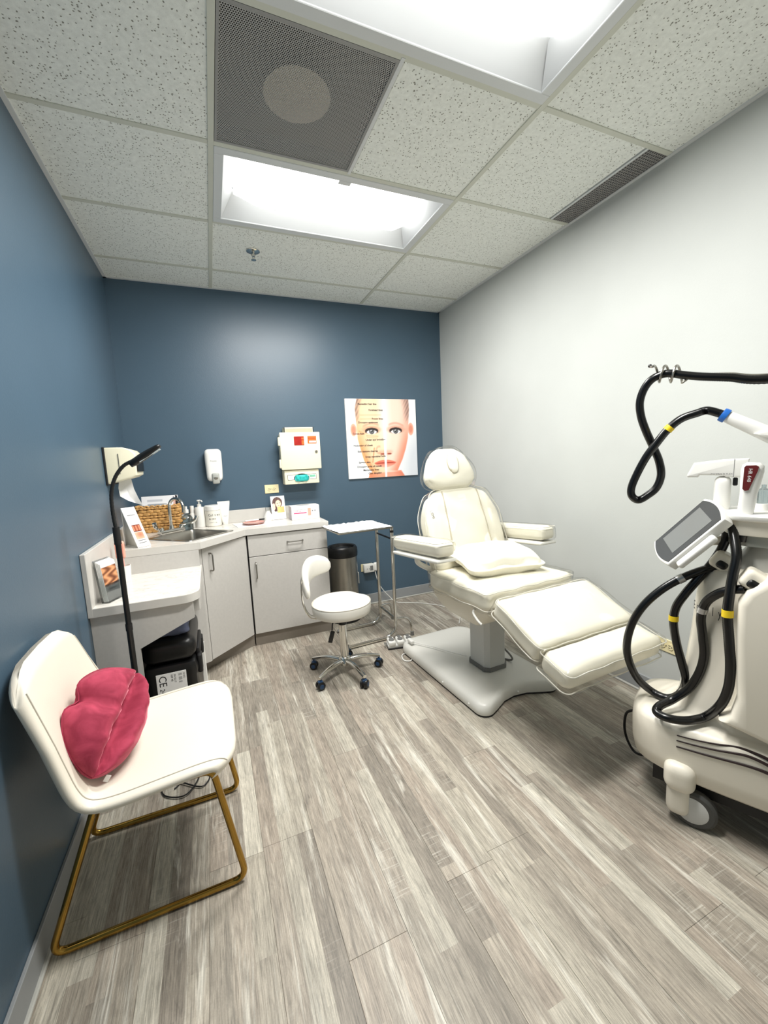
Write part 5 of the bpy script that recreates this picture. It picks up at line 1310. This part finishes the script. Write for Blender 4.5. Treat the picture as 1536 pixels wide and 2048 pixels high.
# leg and foot cushions hinge down in front
padded('leg_cushion', (-0.010, -0.572, 0.600), (0.302, 0.148, 0.048), 0.022, 0.01, RX_(25), n=14)
def footfn(p, u): 
    if u.y < 0: p.z += 0.0; p.y *= 1.0
    return p
padded('foot_cushion', (-0.008, -0.782, 0.500), (0.302, 0.078, 0.052), 0.042, 0.006, RX_(14), n=12)
L(MB().bb(-0.16, 0.16, -0.62, -0.36, 0.555, 0.568, 0.004, 1)).build('leg_hinge_plate', STEEL, t)
for s in (-1, 1):
    L(MB().cyl((0.14 * s, -0.36, 0.585), (0.14 * s, -0.74, 0.46), 0.010, n=10)).build('leg_strut', STEEL, t)
L(MB().tube(smoothpath([(-0.275, -0.25, 0.585), (-0.30, -0.27, 0.575), (-0.305, -0.31, 0.55), (-0.30, -0.335, 0.535)], 5), 0.006, 8)).build('release_handle', WHITE, t)
L(MB().tube(smoothpath([(0.10, -0.02, 0.20), (0.15, -0.05, 0.13), (0.17, -0.03, 0.09), (0.14, 0.03, 0.085), (0.12, 0.10, 0.086)], 6), 0.006, 8)).build('lift_cable', GREYP, t)
# arm rests: padded top on a moulded tray, carried by a bracket on the back
for s in (-1, 1):
    ax_ = -0.365 if s < 0 else 0.362; ay = 0.118; az = 0.868
    rot = RX_(-4.5)
    o = L(MB().cushion((ax_, ay, az), (0.056, 0.265, 0.042), 0.03, 10, 0.004, rot)).build('arm_pad', VINYL, t, angle=60)
    L(MB().cushion((ax_, ay, az), (0.064, 0.273, 0.048), 0.028, 10, 0.004, rot, lambda p, u: V(p.x + 0.003 * math.sin(p.y * 40 + p.z * 30), p.y, p.z + 0.003 * math.sin(p.y * 34 + p.x * 50)))).build('clear_cover', FILM, o, angle=70)
    ring = [Matrix.Translation((ax_, ay, az)) @ rot.to_4x4() @ V(x, y, 0.036 + 0.002 * math.sin(y * 40)) for x, y in rrect(0.126, 0.544, 0.03, 5)]
    L(MB().tube(ring, 0.0024, 6, closed=True)).build('piping', PIPING, o)
    L(MB().cushion((ax_, ay - 0.01, az - 0.058), (0.066, 0.255, 0.012), 0.012, 8, 0, rot)).build('arm_tray', POWDER, t)
    bx = 0.28 * s
    L(MB().tube(smoothpath([(ax_, 0.16, az - 0.065), (ax_, 0.16, az - 0.11), (bx + 0.01 * s, 0.165, az - 0.16), (bx - 0.04 * s, 0.17, az - 0.18)], 5), 0.016, 12)).build('arm_bracket', POWDER, t)
lettering('LEMI', 0.026, GREYINK, t, EM @ Matrix.Translation(bc) @ RX_(REC).to_4x4() @ frame4((-0.25, 0.11, 0.062), (0.17, -0.98, 0), (0.98, 0.17, 0), (0, 0, 1)))
cp = [(1.755, -1.11, 0.10), (1.80, -1.17, 0.094), (1.86, -1.26, 0.093), (1.92, -1.38, 0.0955), (1.97, -1.46, 0.0955)]
tag(MB().tube(smoothpath(cp, 8), 0.003, 8).build('base_cord', WHITE), 'thin pale cord lying across the white chair base to its column', 'cord')
tag(MB().bb(1.735, 1.765, -1.135, -1.07, 0.087, 0.112, 0.008, 2).build('cord_plug', WHITE), 'small white cord connector on the rear edge of chair base', 'plug')
# pillow on the seat
def pilfn(p, u):
    r = (1 - u.x ** 2) * (1 - u.y ** 2)
    p.z *= 0.12 + 0.88 * max(0, r) ** 0.42
    p.x *= 1 - 0.10 * (1 - abs(u.y)) * (abs(u.x) ** 3); p.y *= 1 - 0.13 * (1 - abs(u.x)) * (abs(u.y) ** 3)
    p.z += 0.006 * math.sin(p.x * 40 + 3) * math.sin(p.y * 33) * abs(u.z); return p
pc = V(2.02, -1.70, 0.782)
tag(MB().cushion(pc, (0.235, 0.175, 0.082), 0.07, 16, 0, Matrix.Rotation(math.radians(-8), 3, 'Z') @ Matrix.Rotation(math.radians(6), 3, 'X'), pilfn).build('bed_pillow', LINEN, angle=70), 'plump white pillow lying on the exam chair seat', 'pillow')
# ================================================================== LASER MACHINE
DO = V(2.03, -2.68, 0); DS = V(0.45, -0.893, 0).normalized(); DL = V(-DS.y, DS.x, 0)
t = thing('laser_machine', 'ivory medical laser machine on castors with black hoses, right edge', 'laser machine', DO, math.atan2(DS.y, DS.x))
DM = ROOT[t]
def D(b): b.v = [DM @ q for q in b.v]; return b
def dv(px, py, v):
    """pixel -> local point of the machine on its lengthwise plane at depth v"""
    d = CX * ((px - 768) / FPX) + CY * ((py - 1024) / FPX) + CZ
    k = ((DO + DL * v - CAM).dot(DL)) / d.dot(DL); q = CAM + d * k - DO
    return V(q.dot(DS), v, q.z)
VC = 0.18
def dw(px, py, w_):
    """pixel -> local point at height w"""
    q = at(px, py, 'z', w_) - DO; return V(q.dot(DS), q.dot(DL), w_)
def sup(u0, u1, hv, w_, e=2.8, n=48, vc=VC):
    uc, hu = (u0 + u1) / 2, (u1 - u0) / 2; out = []
    for j in range(n):
        a = 2 * PI * j / n; c, s = math.cos(a), math.sin(a)
        out.append(V(uc + hu * math.copysign(abs(c) ** (2 / e), c), vc + hv * math.copysign(abs(s) ** (2 / e), s), w_))
    return out
lev = [(-0.095, 0.70, 0.185, 0.165), (-0.125, 0.72, 0.20, 0.18), (-0.135, 0.725, 0.205, 0.23), (-0.137, 0.725, 0.206, 0.30), (-0.134, 0.724, 0.205, 0.345), (-0.122, 0.72, 0.199, 0.364), (-0.10, 0.712, 0.187, 0.374),
       (-0.03, 0.70, 0.160, 0.380), (-0.005, 0.70, 0.150, 0.392), (0.008, 0.69, 0.147, 0.43), (0.022, 0.69, 0.144, 0.52), (0.038, 0.69, 0.14, 0.68), (0.046, 0.69, 0.14, 0.80), (0.055, 0.69, 0.138, 0.89), (0.075, 0.67, 0.13, 0.93), (0.12, 0.64, 0.11, 0.945)]
D(MB().loft([sup(*q, e=(3.8 if q[3] < 0.37 else 2.8)) for q in lev])).build('body', DEVW, t, angle=60)
def base_v(u, w_):
    for a, b in zip(lev, lev[1:]):
        if w_ <= b[3]: k = max(0, (w_ - a[3]) / (b[3] - a[3])); break
    u0, u1, hv = lerp(a[0], b[0], k), lerp(a[1], b[1], k), lerp(a[2], b[2], k)
    x = min(0.9999, abs(u - (u0 + u1) / 2) / ((u1 - u0) / 2)); e = 3.8 if w_ < 0.364 else 2.8; return VC - hv * (1 - x ** e) ** (1 / e)
# flank panels rise beside the column
fp = [(0.135, 0.445), (0.20, 0.428), (0.30, 0.402), (0.45, 0.365), (0.70, 0.32), (0.74, 0.36), (0.74, 1.02), (0.60, 1.07), (0.42, 1.045), (0.30, 1.0), (0.235, 0.955), (0.185, 0.905), (0.165, 0.86), (0.166, 0.75), (0.172, 0.62), (0.178, 0.54), (0.165, 0.475)]
for v0, v1 in ((-0.035, 0.06), (0.30, 0.395)):
    D(MB().prism(fp, v0, v1, 'xz', 0.022, 4)).build('flank_panel', DEVW, t, angle=50)
# dark seam under the near flank and the three stripes
def onside(px, py):
    v = 0.0
    for _ in range(6): p = dv(px, py, v); v = base_v(p.x, p.z) - 0.002
    return dv(px, py, v)
for pts, r0, r1 in (([(1354, 1471), (1390, 1480), (1430, 1488), (1460, 1492), (1480, 1496), (1505, 1505), (1536, 1519), (1575, 1544)], 0.002, 0.0058),
                    ([(1353, 1481), (1390, 1491), (1430, 1500), (1465, 1506), (1497, 1513), (1536, 1531), (1575, 1556)], 0.0022, 0.0058),
                    ([(1352.5, 1493), (1390, 1504), (1430, 1515), (1480, 1528), (1510, 1537), (1536, 1547), (1575, 1566)], 0.0026, 0.006)):
    q = smoothpath([onside(*p) for p in pts], 6)
    D(MB().tube(q, [lerp(r0, r1, i / (len(q) - 1)) for i in range(len(q))], 8)).build('side_stripe', M('dark_brown_stripe', rgb(40, 26, 24), .4, noise=(9, .05)) if 'dark_brown_stripe' not in MATS else MATS['dark_brown_stripe'], t)
q = [V(u, base_v(u, w_) - 0.012, w_ - 0.004) for u, w_ in ((0.14, 0.437), (0.20, 0.422), (0.30, 0.396), (0.45, 0.358))]
D(MB().tube(smoothpath(q, 4), 0.0025, 6)).build('panel_gap', M('gap_brown', rgb(96, 80, 62), .7, noise=(9, .1)), t)
# undercarriage and castors
D(MB().prism([(-0.05, 0.04), (0.66, 0.03), (0.66, 0.33), (-0.05, 0.32)], 0.10, 0.17)).build('chassis', BLACKM, t)
def castor(u, v, near):
    h = D(MB().cushion((u - 0.045, v, 0.185), (0.048, 0.05, 0.055), 0.035, 8)).build('castor_shoulder', DEVW, t, angle=60)
    D(MB().cushion((u - 0.047, v, 0.092), (0.036, 0.036, 0.06), 0.028, 8)).build('castor_leg', DEVW, h, angle=60)
    wv_ = v + 0.0
    wl = D(MB().lathe([(0.02, -0.018), (0.060, -0.018), (0.069, -0.010), (0.069, 0.010), (0.060, 0.018), (0.02, 0.018)], (u, wv_, 0.069), 32, (0, 1, 0))).build('wheel', M('tyre_grey', rgb(72, 72, 70), .6, noise=(20, .1)) if 'tyre_grey' not in MATS else MATS['tyre_grey'], t)
    for s in (-1, 1): D(MB().lathe([(0.0, 0.019), (0.045, 0.0195), (0.051, 0.017), (0.0, 0.016)], (u - 0.004, wv_, 0.069), 28, (0, s, 0))).build('hub_cap', COLG, wl)
for u, v in ((0.082, 0.0), (0.06, 0.345), (0.62, 0.02), (0.62, 0.34)): castor(u, v, v < 0.1)
# neck, shelf and handpiece docks on top
D(MB().loft([sup(0.13, 0.60, 0.10, 0.93, 3), sup(0.16, 0.60, 0.095, 0.98, 3), sup(0.20, 0.60, 0.09, 1.04, 3)])).build('neck', M('neck_grey', rgb(182, 182, 176), .35, noise=(9, .03)), t, angle=60)
D(MB().loft([sup(0.105, 0.60, 0.145, 1.118, 4), sup(0.10, 0.605, 0.15, 1.124, 4), sup(0.10, 0.605, 0.15, 1.134, 4), sup(0.108, 0.60, 0.142, 1.138, 4)])).build('shelf', WHITE, t, angle=50)
D(MB().loft([sup(0.118, 0.58, 0.13, 1.068, 4), sup(0.118, 0.58, 0.132, 1.072, 4), sup(0.118, 0.58, 0.132, 1.117, 4)])).build('shelf_skirt', DEVW, t, angle=50)
D(MB().loft([sup(0.13, 0.56, 0.11, 1.03, 4), sup(0.13, 0.56, 0.112, 1.067, 4)])).build('smoked_drawer', M('smoked_plastic', rgb(150, 152, 146), .2, noise=(9, .05)), t, angle=50)
def dock(px, py, v, tilt):
    c = dv(px, py, v); rot = Matrix.Rotation(math.radians(tilt), 3, 'Y')
    o = D(MB().cushion(c, (0.035, 0.04, 0.030), 0.016, 8, 0, rot)).build('hose_dock', DEVW, t, angle=60)
    D(MB().cushion(c + V(-0.003, -0.036, -0.006), (0.017, 0.012, 0.014), 0.011, 8, 0, rot)).build('dock_socket', BLACK, o, angle=60)
dock(1447, 1122, 0.13, 32); dock(1509, 1160, 0.03, 32)
# tilted touch screen on an arm
c = dv(1371, 1062, 0.10); La = V(0.155, 0.0, 0.182).normalized(); Sa = V(0.065, -0.13, -0.04); Sa = (Sa - La * Sa.dot(La)).normalized(); Na = Sa.cross(La).normalized()
if Na.z < 0: Na = -Na
def tab(b, off=0.0):
    m = DM @ frame4(c + Na * off, La, Sa, Na); b.v = [m @ q for q in b.v]; return b
HLn, HS = 0.125, 0.072
def scr_out(g, n=7):
    pts = []
    for s in (1, -1):
        for j in range(n + 1):
            q = -1 + 2 * j / n; pts.append((s * (HLn + g - 0.018 * q * q), s * q * (HS + g)))
    return pts
o = tab(MB().prism(scr_out(0.008), -0.04, -0.002, 'xy', 0.006, 3)).build('screen_housing', WHITE, t, angle=45)
tab(MB().prism(scr_out(0.0), -0.004, 0.0)).build('screen_glass', GLASSG, o)
tab(MB().bb(-0.078, 0.085, -0.052, 0.05, -0.001, 0.0008)).build('display', LCD, o)
tab(MB().box((-0.02, HS + 0.018, -0.025), (0.15, 0.03, 0.022), 0.008, 3)).build('grip_ridge', WHITE, o)
D(MB().tube(smoothpath([c - Na * 0.035, c - Na * 0.07 + V(0.03, 0.02, 0), V(0.16, VC, 1.045)], 6), 0.016, 12)).build('screen_arm', DEVW, t)
# handpieces
def hose(pts, name, label=None, r=0.0148, bands=()):
    p = smoothpath(pts, 26); n = len(p)
    o = D(MB().tube(p, [r * (1.0 if i % 2 else 0.93) for i in range(n)], 14)).build(name, RUBBER if False else HOSE, t, angle=80)
    for k, mat in bands:
        i = int(k * (n - 1)); D(MB().tube(p[i:i + 9], r * 1.10, 14)).build('hose_tag', mat, o)
    return o
HOSE = M('corrugated_hose', rgb(10, 10, 11), 0.25, noise=(20, .1))
# pistol handpiece lying on its post
a, b_ = dv(1378, 926, 0.2), dv(1494, 932, 0.2)
bar_ = [(-0.004, -0.028), (0.0, -0.034), (0.03, -0.034), (0.035, -0.026), (0.10, -0.028), (0.11, -0.034), (0.165, -0.036), (0.168, 0.03), (0.10, 0.028), (0.016, 0.018)]
o = D(MB().prism([(a.x + x, 1.287 + y) for x, y in bar_], 0.175, 0.225, 'xz', 0.007, 3)).build('pistol_handpiece', WHITE, t, angle=50)
D(MB().bb(a.x + 0.128, a.x + 0.1295, 0.1745, 0.2255, 1.253, 1.316)).build('joint_line', GREYINK, o)
D(MB().cushion((0.105, 0.20, 1.19), (0.024, 0.024, 0.066), 0.02, 8)).build('handpiece_grip', WHITE, o, angle=60)
D(MB().bb(0.132, 0.146, 0.19, 0.21, 1.222, 1.25, 0.003, 1)).build('trigger', BLACK, o)
lettering('PW MULTI FLEX', 0.0085, GREYINK, o, DM @ frame4((a.x + 0.066, 0.1742, 1.262), (1, 0, 0), (0, 0, 1), (0, -1, 0)))
# upright handpiece with maroon label
tp = dv(1508, 925, 0.09); bt = dv(1484, 1062, 0.09); ax = (tp - bt).normalized(); px_ = V(1, 0, 0); px_ = (px_ - ax * px_.dot(ax)).normalized()
py_ = ax.cross(px_).normalized()
if py_.y > 0: py_ = -py_
rings = []; Lh = (tp - bt).length
for s, hx, hy in ((0, 0.020, 0.020), (0.06, 0.021, 0.021), (0.3, 0.021, 0.021), (0.55, 0.022, 0.022), (0.72, 0.026, 0.024), (0.88, 0.029, 0.025), (0.96, 0.027, 0.023), (1.0, 0.016, 0.016)):
    rings.append([bt + ax * (Lh * s) + px_ * (hx * math.copysign(abs(math.cos(q)) ** 0.75, math.cos(q))) + py_ * (hy * math.copysign(abs(math.sin(q)) ** 0.75, math.sin(q))) for q in [2 * PI * j / 24 for j in range(24)]])
o = D(MB().loft(rings)).build('upright_handpiece', WHITE, t, angle=50)
lm = frame4(bt + ax * (Lh * 0.80) - px_ * 0.006 + py_ * 0.0245, px_, ax, py_)
lab = MB().prism([(-0.012, -0.04), (-0.005, -0.046), (0.004, -0.042), (0.018, 0.02), (0.019, 0.034), (0.012, 0.038), (-0.012, 0.036), (-0.016, 0.03)], -0.002, 0.0022); lab.v = [DM @ lm @ q for q in lab.v]
part(lab.build('maroon_label', MAROON, o), 'maroon label')
lettering('HR 640', 0.014, PAPER, o, DM @ lm @ frame4((-0.004, 0.027, 0.0028), (0, -1, 0), (1, 0, 0), (0, 0, 1)))
D(MB().cyl(bt, bt - ax * 0.035, 0.0195, 0.017, 20)).build('strain_relief', BLACK, o)
# small clear bottle on the shelf
D(MB().lathe([(0, 1.139), (0.016, 1.139), (0.016, 1.205), (0.006, 1.215), (0.006, 1.225), (0, 1.226)], (0.215, 0.21, 0), 16)).build('clear_vial', GLASS, t)
D(MB().lathe([(0, 1.1385), (0.022, 1.1385), (0.022, 1.16), (0, 1.161)], (0.215, 0.21, 0), 16)).build('vial_holder', WHITE, t)
# boom with spiral hose support
V0 = 0.2
pole = V(0.50, V0, 1.138)
D(MB().cyl((0.50, V0, 1.138), (0.50, V0, 1.60), 0.011, n=16)).build('boom_pole', STEEL, t)
r0 = dv(1392, 752, V0 - 0.006); r0.y = V0
rod = [V(0.50, V0, 1.60), V(0.46, V0, 1.592)] + [dv(px, py, V0) for px, py in ((1536, 749), (1460, 747), (1395, 749))]
hel = [dv(1378, 756, V0)]
h0, h1 = dv(1366, 748, V0), dv(1306, 748, V0)
for j in range(0, 41):
    s = j / 40; q = h0.lerp(h1, s); a_ = -PI / 2 + s * 2 * PI * 2.6; hel.append(q + V(0, 0.028 * math.cos(a_), 0.030 * math.sin(a_)))
hel.append(dv(1300, 733, V0))
D(MB().tube(smoothpath(rod, 6)[:-1] + smoothpath([rod[-1]] + hel, 3), 0.0042, 8)).build('boom_rod', STEEL, t)
D(MB().sphere(dv(1300, 732, V0), 0.007, 10)).build('boom_tip', BLACK, t)
# handpiece hanging in the boom holder, with blue ring
a = dv(1447, 830, V0); b_ = dv(1540, 870, V0); ax = (b_ - a).normalized()
rings = []
up = V(0, 0, 1); up = (up - ax * up.dot(ax)).normalized(); sd = ax.cross(up)
for s, r_ in ((0.0, 0.016), (0.02, 0.0205), (0.06, 0.022), (0.12, 0.024), (0.20, 0.027), (0.30, 0.030)):
    rings.append([a + ax * s + (up * math.cos(q) + sd * math.sin(q)) * r_ for q in [2 * PI * j / 24 for j in range(24)]])
o = D(MB().loft(rings)).build('boom_handpiece', WHITE, t, angle=50)
D(MB().lathe([(0.015, -0.006), (0.0225, -0.006), (0.024, 0.0), (0.0235, 0.012), (0.015, 0.013)], a, 24, ax)).build('blue_ring', BLUER, o)
D(MB().cyl(a - ax * 0.002, a - ax * 0.02, 0.0145, 0.013, 16)).build('strain_relief', BLACK, o)
q = dv(1506, 868, V0)
D(MB().prism([(q.x, q.z), (q.x + 0.04, q.z + 0.012), (q.x + 0.30, q.z - 0.06), (q.x + 0.30, q.z - 0.11), (q.x + 0.03, q.z - 0.012)], V0 - 0.035, V0 + 0.035, 'xz', 0.006, 2)).build('handpiece_rest', WHITE, t, angle=50)
# hoses ------------------------------------------------------------
hp = [V(0.50, V0 + 0.02, 1.565)] + [dv(px, py, V0 - 0.004) for px, py in ((1536, 759), (1460, 755), (1400, 753), (1366, 750), (1335, 747), (1308, 756))]
hp += [dv(px, py, v) for px, py, v in ((1290, 775, 0.2), (1280, 803, 0.2), (1282, 832, 0.2), (1292, 862, 0.21), (1306, 893, 0.225), (1318, 922, 0.23), (1322, 950, 0.22), (1313, 975, 0.21), (1296, 990, 0.2), (1277, 1000, 0.19), (1264, 992, 0.18), (1263, 975, 0.18), (1274, 948, 0.18), (1292, 915, 0.18), (1312, 888, 0.18), (1335, 860, 0.185), (1362, 838, 0.19), (1395, 826, 0.195))]
hp += [a - ax * 0.05 + V(-0.004, 0, -0.006), a - ax * 0.012]
hose(hp, 'boom_hose', bands=((0.845, YEL),))
# hose of the upright handpiece: down the front, a loop on the nose, up to the right dock
e0 = dv(1509, 1180, 0.02)
hp = [bt - ax * 0.03] + [dv(px, py, v) for px, py, v in ((1473, 1110, 0.03), (1466, 1150, 0.01), (1459, 1190, -0.005), (1455, 1230, -0.01), (1458, 1280, -0.01), (1461, 1330, -0.01), (1457, 1375, -0.005), (1441, 1410, 0.005))] + [dw(px, py, w_) for px, py, w_ in ((1412, 1433, 0.412), (1375, 1441, 0.399), (1338, 1437, 0.398), (1314, 1425, 0.40), (1319, 1412, 0.41), (1345, 1399, 0.426))] + [dv(px, py, v) for px, py, v in ((1378, 1376, 0.078), (1399, 1345, 0.075), (1408, 1310, 0.07), (1405, 1270, 0.065), (1402, 1235, 0.06), (1412, 1205, 0.05), (1435, 1188, 0.03), (1462, 1180, 0.018), (1490, 1178, 0.01))]
hose(hp, 'upright_hose', bands=((0.165, YEL), (0.84, SILV)))
# hose of the pistol: under the screen, round the far side of the nose, back to the left dock
hp = [V(0.105, 0.20, 1.13)] + [dv(px, py, v) for px, py, v in ((1453, 1062, 0.165), (1446, 1092, 0.15), (1425, 1125, 0.125), (1396, 1158, 0.105), (1370, 1188, 0.10), (1352, 1215, 0.10), (1347, 1245, 0.10), (1353, 1285, 0.105), (1365, 1330, 0.11), (1372, 1362, 0.115))] + [dw(px, py, w_) for px, py, w_ in ((1360, 1387, 0.41), (1335, 1396, 0.395), (1303, 1382, 0.399))] + [dv(px, py, v) for px, py, v in ((1274, 1355, 0.11), (1257, 1318, 0.075), (1254, 1285, 0.06), (1265, 1245, 0.055), (1288, 1210, 0.06), (1322, 1180, 0.075), (1360, 1158, 0.09), (1400, 1142, 0.105), (1430, 1135, 0.125))]
hose(hp, 'pistol_hose', bands=((0.30, YEL), (0.905, SILV)))
# mains cord looped at the nose
cp = [dv(px, py, v) for px, py, v in ((1300, 1506, 0.25), (1285, 1510, 0.26), (1268, 1502, 0.27), (1255, 1480, 0.28), (1249, 1455, 0.28), (1252, 1428, 0.27), (1264, 1421, 0.26), (1280, 1424, 0.24))]
D(MB().tube(smoothpath(cp, 8), 0.0055, 10)).build('mains_cord', BLACK, t)
cp = [dv(px, py, v) for px, py, v in ((1272, 1408, 0.27), (1276, 1430, 0.27), (1272, 1450, 0.27), (1280, 1470, 0.26), (1290, 1490, 0.25))]
D(MB().tube(smoothpath(cp, 8), 0.005, 10)).build('mains_cord', BLACK, t)
# word mark on the front of the column
fx = dv(1428, 1228, 0.10)
def colfront(v, w_):
    for a_, b2 in zip(lev, lev[1:]):
        if w_ <= b2[3]: k = (w_ - a_[3]) / (b2[3] - a_[3]); break
    u0, u1, hv = lerp(a_[0], b2[0], k), lerp(a_[1], b2[1], k), lerp(a_[2], b2[2], k)
    x = min(0.999, abs(v - VC) / hv); return (u0 + u1) / 2 - (u1 - u0) / 2 * (1 - x ** 2.8) ** (1 / 2.8)
s0 = 0.134
for ch in 'Emulys':
    wd = {'m': 0.024, 'E': 0.017, 'u': 0.014, 'l': 0.006, 'y': 0.011, 's': 0.009}[ch]
    v_ = s0 - wd / 2; u_ = colfront(v_, 0.775); du = (colfront(v_ - 0.01, 0.775) - colfront(v_ + 0.01, 0.775)); ex_ = V(du, -0.02, 0).normalized(); ez_ = ex_.cross(V(0, 0, 1)).normalized()
    lettering(ch, 0.046, INK, t, DM @ frame4(V(u_, v_, 0.775) + ez_ * 0.005 - ex_ * wd / 2, ex_ * 0.5, (0, 0, 1), ez_), 'letter')
    s0 -= wd
